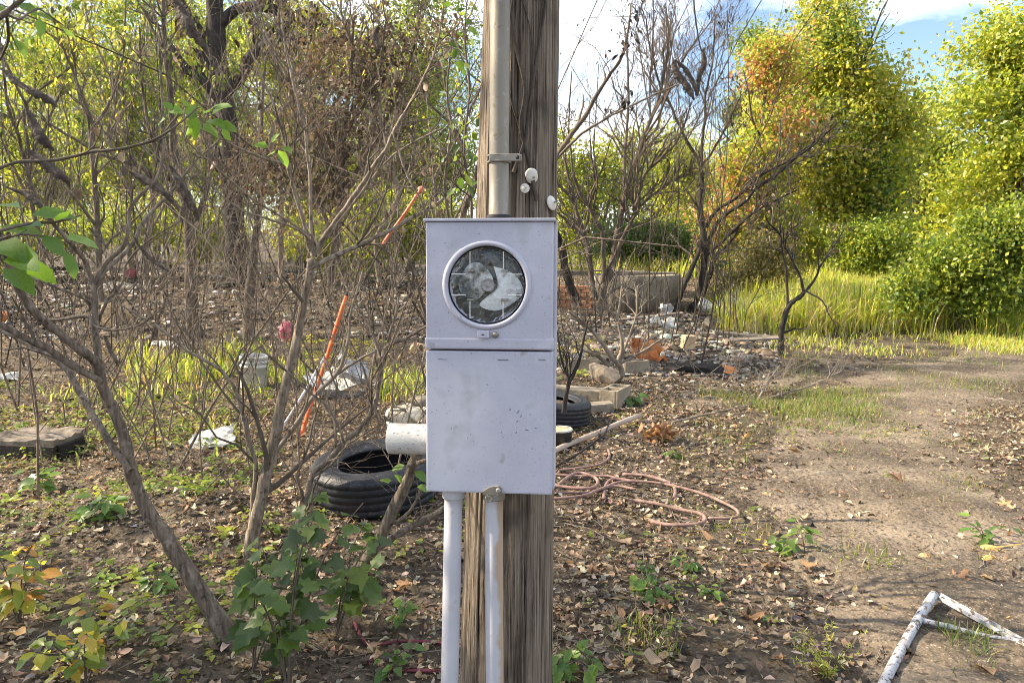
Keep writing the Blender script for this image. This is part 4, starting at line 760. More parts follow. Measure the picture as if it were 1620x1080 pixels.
for x, y, a, l in [(262, 188, 200, 26), (285, 182, 120, 28), (290, 178, 170, 32), (300, 190, 80, 36), (312, 185, 250, 42), (320, 178, 20, 48), (330, 190, -15, 46), (322, 195, -40, 40), (335, 182, 40, 34), (345, 195, -20, 40), (300, 170, 130, 24), (305, 200, 230, 30), (340, 172, 10, 36), (275, 172, 150, 24), (352, 200, -60, 30)]: px_leaf(hb, big, x, y, 1.9, a, l)
for x, y, a, l in [(0, 358, -10, 78), (20, 395, -25, 85), (5, 425, -30, 80), (50, 340, 5, 70), (70, 372, -35, 66), (110, 368, -20, 72), (88, 350, 30, 56), (-10, 385, -15, 90), (40, 410, -50, 70), (100, 395, -70, 60), (-15, 330, 10, 80), (30, 365, 20, 60)]: px_leaf(hb2, big, x, y, 1.42, a, l, face=.3)
for x, y, a, l in [(30, 5, -30, 40), (55, 20, -20, 32), (62, 30, -80, 34), (25, 62, -60, 34), (100, 45, -40, 26), (5, 48, 190, 30), (80, 25, 20, 24), (45, 55, -110, 24), (10, 20, 140, 30)]: px_leaf(hb3, big, x, y, 1.65, a, l)
for x, y, a, l in [(425, 232, 170, 26), (430, 226, 60, 24), (440, 238, -60, 34), (448, 232, -30, 26), (436, 240, 200, 20)]: px_leaf(shrubB, big, x, y, dB - .5, a, l)
for x, y, a, l in [(640, 690, 150, 34), (650, 705, 30, 30), (640, 735, 200, 30), (655, 745, -30, 36), (636, 762, 120, 26), (650, 690, 60, 24), (620, 760, 170, 24), (660, 770, -20, 30)]: px_leaf(shrubC, big, x, y, dC - .2, a, l)
# charred hanging leaves, each twisted round itself
def dead_leaf(t, rows, d, tw=5):
    A = spline(np.array([(x, y, w) for x, y, w in rows]), 7); n = len(A); V = []; F = []
    for k, (x, y, w) in enumerate(A):
        c = at(x, y, d + .004 * math.sin(k * .3)); ww = w / FPX * d * .34 * (1 + .10 * rng.normal())
        dr = (at(*A[min(k + 1, n - 1)][:2], d) - at(*A[max(k - 1, 0)][:2], d)).normalized(); s1 = dr.cross(Vector((0, 1, 0))).normalized(); s2 = dr.cross(s1)
        for q in range(7):
            a = -1.7 + q * 3.4 / 6 + .9 * math.sin(k * .11); rr = ww * (1.0 + .9 * (rng.random() - .3) * (q in (0, 6))); V.append(Vector(c) + s1 * (rr * math.sin(a)) + s2 * (rr * (math.cos(a) - .4) * .8) - Vector(org(t)))
    for k in range(n - 1):
        for q in range(6): F.append((k * 7 + q, k * 7 + q + 1, (k + 1) * 7 + q + 1, (k + 1) * 7 + q))
    me = bpy.data.meshes.new('dead_leaf'); me.from_pydata(V, [], F); me.materials.append(M['curl']); me.polygons.foreach_set('use_smooth', [True] * len(me.polygons)); link('dead_leaf', me, t)
M['curl'] = noise_mat('charred_curled_leaf', [(.03, .023, .019), (.075, .058, .046), (.16, .128, .10)], 40, 7, .9, .9, 120, specks=[((.20, .165, .135), 45, .6, .7, .7)])
for rows, d in [([(2, 108, 3), (20, 125, 12), (45, 142, 17), (70, 155, 16), (92, 170, 3)], 1.8), ([(38, 160, 3), (48, 190, 16), (65, 220, 24), (78, 232, 12), (85, 240, 3)], 1.85), ([(40, 235, 4), (65, 255, 18), (90, 275, 22), (105, 285, 12), (110, 298, 3)], 1.8), ([(205, 272, 4), (225, 283, 15), (245, 295, 17), (262, 308, 14), (275, 325, 3)], 2.2), ([(268, 262, 3), (280, 285, 16), (295, 310, 20), (308, 335, 12), (314, 350, 3)], 2.3),
        ([(10, 296, 3), (40, 308, 11), (62, 325, 12), (80, 345, 3)], 1.9), ([(210, 372, 3), (225, 395, 8), (245, 415, 9), (268, 430, 3)], 2.3), ([(140, 360, 3), (155, 375, 8), (172, 395, 3)], 2.1), ([(165, 530, 3), (172, 550, 9), (182, 568, 9), (186, 580, 3)], 2.2)]: dead_leaf(shrubA, rows, d)
for rows, d in [([(270, -10, 10), (285, 15, 22), (300, 45, 24), (318, 68, 13), (330, 90, 3)], 1.7)]: dead_leaf(hb3, rows, d)
hc = bare_tree('hanging_twig', [([(1096, -40, 3), (1100, 40, 2.5), (1108, 82, 2)], 2.4, 2.4, 0)], 'twig hanging from above with large black curled leaves against the sky', 'bark_dark', 'branch')
for rows in [[(1065, 95, 4), (1072, 118, 18), (1088, 140, 20), (1098, 158, 5)], [(1068, 95, 4), (1085, 110, 10), (1098, 135, 12), (1104, 152, 5)], [(1112, 78, 5), (1114, 100, 14), (1106, 120, 13), (1104, 150, 5)]]: dead_leaf(hc, rows, 2.4)
dead_leaf(shrubC, [(722, 205, 3), (728, 222, 9), (732, 238, 11), (726, 250, 3)], 2.9); dead_leaf(shrubB, [(600, 40, 3), (592, 55, 14), (598, 75, 12), (594, 90, 3)], 3.0)

# ================================================================== THINGS LYING ABOUT
def tyre(px, py, Ro, hw, tilt, rz, label, fill):
    g = G(px, py); t = thing('tyre', g + Vector((0, 0, .015)), label, 'tyre', 'old tyres'); t.rotation_euler = (tilt[0], tilt[1], rz); s = Ro; z0 = hw
    ri = .57 * Ro
    tr = [(.965 * s, hw * .80)]
    for k in range(5):
        a = hw * (.66 - .33 * k); tr += [(.998 * s, a + hw * .07), (.998 * s, a - hw * .14), (.990 * s, a - hw * .15), (.990 * s, a - hw * .18)] if k < 4 else [(.998 * s, a + hw * .07), (.998 * s, a - hw * .1)]
    tr.append((.965 * s, -hw * .80)); off = (0, 0, z0)
    tr_o = lathe('tread', tr, M['tyre'], t, 144, off=off); cv = np.zeros(len(tr_o.data.vertices) * 3); tr_o.data.vertices.foreach_get('co', cv); cv = cv.reshape(len(tr), 144, 3)
    for i_ in range(len(tr)):
        if abs(tr[i_][1]) > hw * .42: cv[i_, ::6, :2] *= .982
    tr_o.data.vertices.foreach_set('co', cv.ravel())
    for sg in (1, -1):
        p = [(.965 * s, sg * hw * .80), (.93 * s, sg * hw * .93), (.90 * s, sg * hw * .945), (.885 * s, sg * hw * .985), (.82 * s, sg * hw * 1.0), (.74 * s, sg * hw * .97), (.735 * s, sg * hw * .985), (.72 * s, sg * hw * .985), (.715 * s, sg * hw * .95), (.64 * s, sg * hw * .84), (.60 * s, sg * hw * .80), (ri, sg * hw * .74), (ri, sg * hw * .64), (.60 * s, sg * hw * .66)]
        w = lathe('sidewall', p if sg > 0 else p[::-1], M['tyre'], t, 72, off=off)
    lathe('lining', [(.60 * s, hw * .66), (.80 * s, hw * .88), (.93 * s, hw * .7), (.94 * s, 0), (.93 * s, -hw * .7), (.80 * s, -hw * .88), (.60 * s, -hw * .66)], M['dark'], t, 60, off=off)
    if fill:
        o = lathe('dirt_fill', [(.80 * s, hw * .2), (.5 * s, hw * .5), (.2 * s, hw * .42), (.0001, hw * .45)], M['soil'], t, 40, off=off)
    return t
tyre(598, 788, .375, .125, (R(3), R(-4)), .3, 'large black tyre lying flat behind the pipe stub', False)
tyre(872, 668, .325, .105, (R(5), R(3)), 1.0, 'smaller dusty tyre filled with dirt, half hidden by the meter box', True)
# bucket
g = G(401, 614); t = thing('bucket', g, 'white ribbed plastic bucket standing by the bright grass', 'bucket'); t.rotation_euler = (R(2), R(3), .4)
lathe('shell', [(.0001, .004), (.125, .004), (.130, .0), (.133, .02), (.143, .24), (.151, .245), (.151, .258), (.144, .26), (.145, .285), (.153, .29), (.153, .303), (.146, .305), (.147, .33), (.156, .334), (.157, .36), (.148, .365), (.142, .36), (.129, .015), (.0001, .015)], M['whiteplastic'], t, 48)
T = Tubes(); th = np.linspace(0, np.pi, 24); T.add(np.column_stack([.158 * np.cos(th), -.05 - .12 * np.sin(th), .285 - .11 * np.sin(th)]), .0028, 6); link('handle', T.mesh('handle', M['fitting']), t)
lathe('leaf_fill', [(.143, .30), (.08, .315), (.0001, .32)], M['soil'], t, 30)
# tool with the orange handle: flat oval shaft with a black grip, leaning
def stick(name, a, b, r, mat, label, cat, flat=1.0, parts=None, sides=12, group=None, bend=0):
    a, b = Vector(a), Vector(b); t = thing(name, a, label, cat, group); ln = (b - a).length; t.rotation_mode = 'QUATERNION'; t.rotation_quaternion = (b - a).to_track_quat('Z', 'Y')
    T = Tubes(); u = np.linspace(0, 1, 12); T.add(np.column_stack([bend * np.sin(np.pi * u), .004 * np.sin(u * 9), u * ln]), r * (1 + .05 * np.sin(u * 17)), sides); o = link('shaft', T.mesh('shaft', mat), t); o.scale = (1, flat, 1)
    for nm, z0, z1, rr, mm in parts or []:
        T = Tubes(); T.add([(0, 0, z0 * ln), (0, 0, (z0 * .7 + z1 * .3) * ln), (0, 0, (z0 + z1) / 2 * ln), (0, 0, z1 * ln)], [rr * .8, rr, rr, rr * .55], 12); link(nm, T.mesh(nm, mm), t)
    return t
a = G(476, 690); stick('tool_handle', a, at(548, 468, a.y + .15), .0225, M['orange'], 'orange handled tool leaning upright between the shrub and the box', 'tool', .7, [('grip', .955, 1.02, .017, M['dark']), ('ferrule', .0, .05, .019, M['orange']), ('scuffed_band', .52, .55, .0192, M['darkmetal'])])
a = G(437, 694); stick('metal_rod', a, at(517, 560, a.y + .5), .011, M['metal'], 'thin grey metal rod slanting behind the orange handle', 'rod', 1, [('rod_end', .97, 1.0, .013, M['fitting'])])
stick('marker_stick', at(606, 386, 4.2), at(669, 296, 4.2), .018, M['orange2'], 'short salmon orange stick caught in the twigs left of the box', 'stick', .45, [('tip', .93, 1.0, .021, M['orange2'])])
# scrap heap
g = G(545, 625)
t = thing('scrap_metal_heap', g, 'heap of bent white and grey sheet metal behind the orange handle', 'scrap metal')
for q, (dx, dy, dz, w, h, rx, ry, rz, mm) in enumerate([(-.05, .1, .16, .42, .34, .5, -.3, .4, 'whiteplastic'), (.18, .05, .14, .50, .12, -.5, .35, .5, 'metal'), (-.25, 0, .10, .40, .10, .3, .5, -.6, 'metal'), (.02, -.15, .05, .52, .16, .2, .05, .1, 'darkmetal'), (-.32, .1, .2, .6, .05, .1, .9, .1, 'darkmetal'), (.1, .2, .22, .3, .25, .9, .2, .9, 'whitepaint'), (.3, -.05, .12, .3, .09, -.3, -.2, .9, 'whitepaint'), (-.1, .15, .34, .24, .05, .4, -1.1, .2, 'metal')]):
    o = sheet('metal_piece', M[mm], w, h, .028, q + 3, .008, 8, t, .03); o.location = (dx, dy, dz); o.rotation_euler = (rx, ry, rz)
g = G(640, 682)
t = thing('stone_block', g, 'pale rounded boulder half hidden behind the pipe stub', 'boulder')
o = bm_obj('stone', chunk_bm(.36, .30, .25, 5, 40, .02), M['concrete'], t, True); o.location = (0, .05, .10); o.data.materials[0] = noise_mat('pale_boulder', [(.34, .29, .20), (.56, .50, .39), (.68, .63, .52)], 5, 8, .9, .5, 30)
o = bm_obj('cap_stone', chunk_bm(.22, .2, .12, 8, 26, .01), M['concrete'], t, True); o.location = (.12, .12, .22)
# left debris
def put_sheet(name, mat, px, py, w, h, cr, seed, rot, label, cat, dz=.03, thick=.006, jag=.05, group=None):
    g = G(px, py); o = sheet(name, M[mat], w, h, cr, seed, thick, 10, None, jag); o.location = g + Vector((0, 0, dz)); o.rotation_euler = rot; return tag(o, label, cat, group)
put_sheet('torn_sheet', 'whiteplastic', 335, 706, .30, .20, .03, 4, (R(28), R(-10), .3), 'torn pale plastic sheet lying on the leaves left of the shrub stem', 'plastic sheet', .06)
g = G(52, 722); t = thing('concrete_slab', g, 'broken flat concrete slab with leaves on it at the left edge', 'slab', rz=R(-8))
o = sheet('top_slab', M['stick'], .50, .34, .035, 12, .045, 22, t, .0); o.location = (-.02, .1, .14); o.data.materials[0] = noise_mat('mouldy_slab', [(.06, .05, .04), (.15, .125, .10), (.25, .215, .175)], 7, 8, .95, .6, 50)
box('side_board', M['char'], (.48, .03, .10), (.0, -.07, .05), .004, t); box('end_board', M['char'], (.03, .26, .10), (.25, .08, .05), .004, t)
chunk('foam_chunk', M['tan'], (.55, .4, .45), G(182, 512) + Vector((0, 0, .14)), (.3, .5, .4), 21, 'tan foam chunk lying on the burnt ground at the left', 'foam')
put_sheet('ash_board', 'whiteplastic', 262, 548, .42, .22, .04, 9, (R(10), R(5), .2), 'flat white board scrap in front of the bright grass strip', 'board', .05)
put_sheet('ash_board', 'ash', 190, 458, .9, .5, .10, 14, (R(12), 0, .1), 'pale crumpled sheet far back on the burnt ground', 'sheet', .1, jag=.15)
chunk('flower_pot', M['pink'], (.26, .26, .34), G(455, 540) + Vector((0, 0, .14)), (0, .2, .3), 33, 'crumpled dark pink cloth bundle behind the shrub stem', 'cloth', n=22)
chunk('pink_rag', M['pink'], (.34, .2, .3), G(210, 440) + Vector((0, 0, .14)), (.2, .1, .2), 35, 'small bright pink rag far back left of the trunk', 'rag', n=18)
chunk('red_can', M['rust'], (.16, .2, .2), G(8, 508) + Vector((0, 0, .07)), (.4, .2, .3), 36, 'rusty red can at the far left edge', 'can', n=22)
chunk('tan_boulder', M['tan'], (.24, .2, .2), G(662, 560) + Vector((0, 0, .06)), (.1, .2, .3), 39, 'sunlit tan rock touching the left edge of the meter box', 'rock', n=24)
put_sheet('white_scrap', 'whiteplastic', 10, 600, .25, .18, .05, 17, (.3, .1, .4), 'white scrap of paper at the far left edge', 'paper', .05)
for q, (x, y, l, w) in enumerate([(60, 428, 1.6, 'char'), (340, 455, 1.4, 'char')]):
    a = G(x, y) + Vector((0, 0, .06)); b = a + Vector((l, .4 * (-1) ** q, .03)); stick('charred_log', a, b, .08, M['char'], ['charred log on the burnt ground at the far left', 'charred log beside the foot of the scorched trunk'][q], 'log', .9, [('stub', .4, .44, .10, M['char'])], group='charred logs')
# concrete ring and bricks
g = G(1012, 492); g.y += .7; g.z = gz(g.x, g.y); t = thing('concrete_ring', g, 'old round concrete well ring with boards on top behind the rubble', 'well ring')
ro = .94 * g.y / 15.5
hh = .66 * g.y / 15.5
o = lathe('ring_wall', [(ro * .9, -.05), (ro, -.05), (ro, .3), (ro * 1.01, hh * .8), (ro, hh), (ro * .9, hh), (ro * .9, .2)], M['concrete'], t, 40, closed=True)
for q, (dx, dy, l, a) in enumerate([(-.1, -.55, 1.2, .05), (.25, -.35, 1.1, -.08), (.1, -.1, 1.5, .03), (-.2, .2, 1.4, .1)]):
    o = box('lid_board', M['board'], (l, .2, .03), (0, 0, 0), .004, t); o.location = (dx, dy, hh + .02 + .012 * q); o.rotation_euler = (R(2 * q - 3), R(q - 1), a)
g = G(912, 486); t = thing('brick_wall', g, 'short sunlit stub of old brick wall left of the concrete ring', 'brick wall', rz=R(-12))
bme = None
for r_ in range(6):
    for k in range(5 - r_ // 3):
        o = link('brick', bme, t) if bme else bm_obj('brick', box_bm(.21, .10, .065, .006), M['brick'], t); bme = o.data
        o.location = (-.45 + k * .223 + .11 * (r_ % 2) + rng.normal() * .004, rng.normal() * .006, .035 + r_ * .077); o.rotation_euler = (0, 0, rng.normal() * .03)
# cinder blocks
def cinder(px, py, rz, label, mat='concrete', s=1.0, tip=0):
    g = G(px, py); t = thing('concrete_block', g + Vector((0, 0, .0)), label, 'block', 'blocks in the rubble', rz); t.scale = (s, s, s)
    for x in (-.19, 0, .19): box('web', M[mat], (.028, .142, .19), (x, 0, .095), .004, t)
    for y in (-.085, .085): box('face_shell', M[mat], (.40, .028, .192), (0, y, .095), .004, t)
    t.rotation_euler.x = tip; return t
cinder(973, 641, R(62), 'upright concrete block end-on beside the smaller tyre', s=.92)
cinder(1003, 590, R(20), 'hollow concrete block below the bent dead branches', s=.8)
cinder(925, 588, R(-8), 'tan block leaning among twigs near the right side of the box', 'concrete', .85)
g = G(905, 632); o = box('concrete_sill', M['concrete'], (.62, .2, .13), (0, 0, .06), .012); o.location = g; o.rotation_euler = (0, R(2), R(-12)); tag(o, 'long cracked concrete sill behind the smaller tyre', 'concrete sill')
g = G(940, 652); o = box('concrete_sill', M['concrete'], (.34, .14, .09), (0, 0, .04), .012); o.location = g; o.rotation_euler = (0, R(-3), R(8)); tag(o, 'short concrete piece wedged between the smaller tyre and the upright block', 'concrete piece')
g = G(1087, 552); o = box('loose_brick', M['tan'], (.17, .1, .2), (0, 0, .09), .01); o.location = g; o.rotation_euler = (.1, .05, .4); tag(o, 'small tan brick standing on end in the rubble', 'brick')
put_sheet('rusty_scrap', 'rust', 1026, 570, .42, .34, .16, 51, (R(35), R(12), .3), 'bright rusty orange crumpled scrap in the middle of the rubble', 'scrap', .13, .01, .12)
chunk('rusty_fragment', M['rust'], (.3, .22, .1), G(1150, 590) + Vector((0, 0, .04)), (.1, .1, .7), 52, 'flat rusty fragment at the front right of the rubble', 'scrap', n=16)
g = G(1141, 508); t = sheet('foam_strip', M['whiteplastic'], .85, .28, .05, 23, .07, 12, None, .08); t.location = g + Vector((0, 0, .20)); t.rotation_euler = (R(35), R(22), R(-6)); tag(t, 'long white curved foam strip at the back of the rubble', 'foam')
put_sheet('crumpled_bag', 'whiteplastic', 1048, 520, .5, .4, .16, 27, (R(25), .1, .3), 'crumpled white plastic bag at the back of the rubble', 'bag', .12, jag=.12)
put_sheet('crumpled_bag', 'metal', 1052, 505, .22, .3, .10, 29, (R(70), .2, .2), 'small grey crumpled sheet standing behind the white bag', 'sheet', .15, jag=.1)
for q, (x, y, l, a, lab) in enumerate([(1160, 535, .9, -.15, 'weathered board lying at the right end of the rubble'), (1175, 548, .8, .22, 'second board crossing below the weathered board'), (1000, 515, 1.3, .05, 'long grey board at the foot of the concrete ring')]):
    g = G(x, y); o = box('loose_board', M['board'], (l, .12, .025), (l * .2, 0, 0), .003); o.location = g + Vector((0, 0, .07 + .03 * q)); o.rotation_euler = (R(8), R(4 - 5 * q), a); tag(o, lab, 'board', 'boards in the rubble')
chunk('charred_beam', M['char'], (.75, .2, .15), G(1098, 590) + Vector((0, 0, .05)), (.1, .02, .05), 57, 'charred black beam end at the front of the rubble', 'beam', n=30)
chunk('rubble_lump', M['concrete'], (.32, .25, .22), G(1125, 522) + Vector((0, 0, .12)), (.3, .2, .8), 58, 'grey concrete lump left of the weathered board', 'concrete lump', n=18)
chunk('split_log', M['bark_pale'], (.5, .2, .22), G(960, 605) + Vector((0, 0, .07)), (.3, .4, -.6), 59, 'splintered stump among the twigs behind the upright block', 'stump', n=20)
g = G(886, 708); t = thing('paint_can', g, 'pale round can peeking out from the right edge of the box', 'can')
lathe('can_body', [(.0001, .003), (.085, .003), (.088, 0), (.088, .13), (.091, .135), (.091, .142), (.085, .142), (.082, .12), (.0001, .118)], M['darkmetal'], t, 36); lathe('rim', [(.093, .136), (.094, .146), (.087, .150), (.080, .146)], M['whiteplastic'], t, 36); lathe('lid', [(.082, .143), (.05, .139), (.0001, .139)], M['tan'], t, 30)
# hoses and poles right of the box
def ground_tube(rows, r, lift=0, n=6):
    A = spline(np.array([tuple(G(x, y)) for x, y in rows]), n); A[:, 2] = H(A[:, 0], A[:, 1]) + r * 1.1 + lift + .006; return A
hz = thing('hose_tangle', G(960, 785), 'tangle of faded pink hose on the leaf litter right of the box', 'hose'); ho = np.array(hz.location)
for q, rows in enumerate([[(860, 752), (900, 756), (960, 757), (975, 760)], [(860, 770), (905, 778), (935, 778), (946, 768), (935, 758), (912, 754), (895, 763), (885, 772)], [(855, 800), (920, 793), (955, 780), (985, 770), (1040, 772), (1090, 783), (1130, 797), (1160, 812), (1168, 822), (1160, 828), (1120, 829)],
        [(955, 795), (957, 775), (968, 762), (990, 763), (1006, 768)], [(880, 785), (930, 785), (970, 775), (1006, 780)], [(1000, 800), (1040, 806), (1080, 816), (1108, 822), (1115, 832), (1100, 839), (1060, 840), (1030, 834)], [(885, 748), (930, 742), (955, 735), (964, 725), (962, 714)], [(1066, 795), (1068, 782), (1060, 770), (1020, 758), (985, 756)]]):
    T = Tubes(); A = ground_tube(rows, .010, .009 * (q % 3)); T.add(A - ho, .0085 + .002 * (q % 2), 10); link('hose_loop', T.mesh('hose_loop', M['hose']), hz)
T = Tubes(); A = ground_tube([(560, 985), (572, 1010), (590, 1022), (640, 1016), (700, 1020), (760, 1026), (800, 1040)], .001); B = ground_tube([(585, 1040), (592, 1058), (640, 1062), (700, 1064), (760, 1064)], .001)
hr = thing('maroon_hose', G(640, 1040), 'maroon hose on the ground at the foot of the conduits', 'hose'); T.add(A - np.array(hr.location), .007, 10); link('hose_loop', T.mesh('hose_loop', M['redhose']), hr); T = Tubes(); T.add(B - np.array(hr.location), .007, 10); link('hose_loop', T.mesh('hose_loop', M['redhose']), hr)
a = G(860, 728); b = G(1012, 668); stick('bleached_pole', a + Vector((0, 0, .03)), b + Vector((0, 0, .06)), .021, M['stick'], 'long pale bare pole lying right of the box above the hose tangle', 'pole', 1, [('snapped_end', .97, 1.0, .020, M['stick'])], bend=.02)
bare_tree('dark_twig', [([(860, 748, 4), (900, 728, 5), (935, 705, 4), (955, 690, 4), (962, 676, 3)], 4.3, 4.6, 4)], 'thin black twig lying across the pale pole', 'bark_dark', 'twig', None, 2, 3, .3)
bare_tree('dark_twig', [([(893, 640, 8), (900, 610, 7), (915, 575, 6), (922, 545, 4), (930, 510, 3)], 5.6, 5.6, 7), ([(902, 605, 5), (890, 570, 4), (885, 530, 3)], 5.6, 5.6, 5)], 'dark twiggy stub growing behind the smaller tyre', 'bark_dark', 'twig', None, 3, 5, .5)
bare_tree('dead_shrub', [([(985, 585, 9), (965, 560, 8), (945, 530, 7), (925, 510, 5), (900, 490, 3)], 7.6, 7.4, 8), ([(975, 580, 8), (985, 545, 7), (978, 505, 5), (985, 460, 4), (990, 420, 2)], 7.6, 7.6, 8), ([(965, 578, 8), (935, 560, 6), (905, 548, 4), (880, 520, 3)], 7.6, 7.5, 8), ([(978, 578, 6), (992, 540, 5), (1005, 500, 4), (1008, 450, 3)], 7.6, 7.8, 8), ([(970, 580, 5), (1010, 560, 4), (1050, 535, 3)], 7.6, 7.6, 6)], 'pale dead shrub sprawling over the blocks at the front of the rubble', 'bark_pale', 'shrub', None, 3, 8, .45, .15)
# fallen twiggy branches by the track
bare_tree('fallen_branch', [([(1110, 625, 5), (1170, 640, 5), (1230, 630, 4), (1290, 610, 3), (1330, 590, 2)], 7.2, 7.6, 10), ([(1195, 640, 4), (1215, 605, 3), (1235, 580, 2)], 7.2, 7.6, 6)], 'fallen grey twiggy branch at the near edge of the grass patch', 'bark_pale', 'branch', None, 3, 8, .4, .12)
bare_tree('fallen_branch', [([(1060, 668, 4), (1100, 660, 4), (1150, 648, 3), (1190, 640, 2)], 6.1, 6.4, 5)], 'thin fallen stick left of the grass patch', 'bark_pale', 'branch', None, 2, 4, .3)
g = G(1042, 698); t = thing('dried_plant_tuft', g, 'tuft of dry orange-brown leaves beyond the hose tangle', 'dry plant')
m = 90; P = rng.normal(size=(m, 3)) * np.array([.06, .06, .03]) + np.array([0, 0, .05]); v, l, s_, c = leaves_np(T_CURL, P, rv(m), rv(m), rng.uniform(.05, .10, m), pal([(.34, .19, .09), (.42, .26, .14), (.25, .14, .07)], m)); o = link('withered_leaves', mesh_np('withered_leaves', v, l, s_, M['dry'], c), t); o['kind'] = 'stuff'
# white bent frame in the lower right corner
g0 = G(1405, 1085); t = thing('bent_metal_scrap', g0, 'bent white flaking metal frame lying in the lower right corner', 'metal frame'); o0 = np.array(g0)
def flat_bar(name, rows, w, th, lifts, sides=4):
    P = np.array([np.array(G(x, y)) + [0, 0, l] for (x, y), l in zip(rows, lifts)]); A = spline(P, 8); T = Tubes(); T.add(A - o0, w, 10); return link(name, T.mesh(name, M['whitepaint']), t)
flat_bar('leg_tube', [(1385, 1120), (1412, 1065), (1450, 1000), (1476, 962)], .018, 0, [.03, .035, .05, .06])
flat_bar('cross_rail', [(1458, 1000), (1500, 1006), (1560, 1018), (1640, 1030)], .0105, 0, [.05, .04, .03, .03])
def channel(name, a, b, w, h):
    a, b = Vector(a), Vector(b); ln = (b - a).length
    for k, (sx, sz, cx, cz) in enumerate([(w, .003, 0, 0), (.003, h, -w / 2, h / 2), (.003, h, w / 2, h / 2)]):
        o = box(name, M['whitepaint'], (sx, ln, sz), (cx, ln / 2, cz), .0008, t); o.rotation_mode = 'QUATERNION'; o.rotation_quaternion = (b - a).to_track_quat('Y', 'Z'); o.location = a - g0
channel('side_channel', G(1482, 962) + Vector((0, 0, .05)), G(1650, 1045) + Vector((0, 0, .02)), .032, .016)
# stones and single finds
for x, y, s3, mm, sd, lab in [(1462, 884, (.055, .045, .034), 'pebble', 71, 'small brown stone on the bare track'), (1566, 872, (.09, .055, .04), 'peb_orange', 72, 'orange brick-like stone near the right edge'), (1562, 886, (.07, .05, .025), 'peb_orange', 73, 'flat orange stone lying under the brick-like one'), (1078, 1028, (.09, .03, .025), 'char', 74, 'short charred stick end on the litter near the bottom'), (1590, 985, (.05, .035, .02), 'peb_orange', 75, 'small yellow stone by the white channel')]:
    chunk('stone', M[mm], s3, G(x, y) + Vector((0, 0, s3[2] * .35)), (0, 0, rng.uniform(0, 3)), sd, lab, 'stone', None, .004, 22)

# ================================================================== GROUND COVER
def scatter(region, n, dens=None, soft=False):
    """points on the ground seen in picture boxes (x0, y0, x1, y1)"""
    out = []
    x0, y0, x1, y1 = region
    a = G((x0 + x1) / 2, y1).y; b = G((x0 + x1) / 2, y0).y
    y = np.sqrt(rng.uniform(a * a, b * b, n)); x = (rng.uniform(x0, x1, n) - 810) / FPX * y
    if soft:
        u_ = (x / y * FPX + 810 - x0) / (x1 - x0); v_ = (y - a) / (b - a); e = np.minimum(np.minimum(u_, 1 - u_), np.minimum(v_, 1 - v_)) * 4
        k = e + 1.3 * (fbm(x * .9, y * .9, 3, 41) - .45) > rng.random(n) * .7; x, y = x[k], y[k]
    if dens is not None: k = dens(x, y); x, y = x[k], y[k]
    return np.column_stack([x, y, H(x, y)])
# leaf litter, chips and bits
def lit(x, y):
    td = track_dist(x, y); q_ = sstep(.25, 1.15, td + .9 * (fbm(x * 1.6, y * 1.6, 3, 3) - .45)); keep = (.24 + .76 * q_) * (.25 + 1.25 * fbm(x * 1.3, y * 1.3, 3, 14)); return rng.random(len(x)) < keep * np.where((x < -.3) & (y < 5.5), .75, 1.0)
parts = []
for n, s0, s1, reg, cols in [(38000, .018, .055, (-150, 640, 1770, 1180), DRY), (70000, .009, .030, (-150, 600, 1770, 1180), DRY + [(.06, .042, .03)] * 3), (44000, .025, .075, (-200, 440, 1400, 660), DRY + [(.05, .036, .027)] * 3)]:
    P = scatter(reg, n, lit); m = len(P); sz = rng.uniform(s0, s1, m); P[:, 2] += .004 + .012 * rng.random(m)
    X = rv(m); X[:, 2] *= .28; N = rv(m) * .48 + np.array([0, 0, 1.])
    for tm_, lo, hi in ((T_CURL, 0, .42), (T_LOBD, .42, .74), (T_SLIM, .74, 1.0)):
        i0, i1 = int(lo * m), int(hi * m); N[i0:i1] += rv(i1 - i0) * .15
        parts.append(leaves_np(tm_, P[i0:i1], X[i0:i1], N[i0:i1], sz[i0:i1] * (1.35 if tm_ is T_SLIM else 1), pal(cols, i1 - i0, .28)))
v, l, s_, c = join_np(parts); o = link('leaf_litter', mesh_np('leaf_litter', v, l, s_, M['dry'], c)); tag(o, 'brown leaf litter covering the forest floor', 'leaf litter', kind='stuff')
T = Tubes(); P = scatter((-150, 520, 1770, 1180), 13000, lit)
for p in P:
    a = rng.uniform(0, 6.28); ln = rng.uniform(.03, .16) * (1 + (rng.random() < .08) * 2); d = np.array([math.cos(a), math.sin(a), rng.normal() * .06]); q = p + d * ln; q[2] = gz(q[0], q[1]) + .012 + .02 * rng.random(); mid = (p + q) / 2 + rng.normal(size=3) * ln * .06; mid[2] += .008
    T.add([p + [0, 0, .01], mid, q], rng.uniform(.0009, .0026), 3, cap=False)
o = link('twig_litter', T.mesh('twig_litter', M['bark_pale'])); tag(o, 'small dead twigs strewn over the leaf litter', 'twigs', kind='stuff')
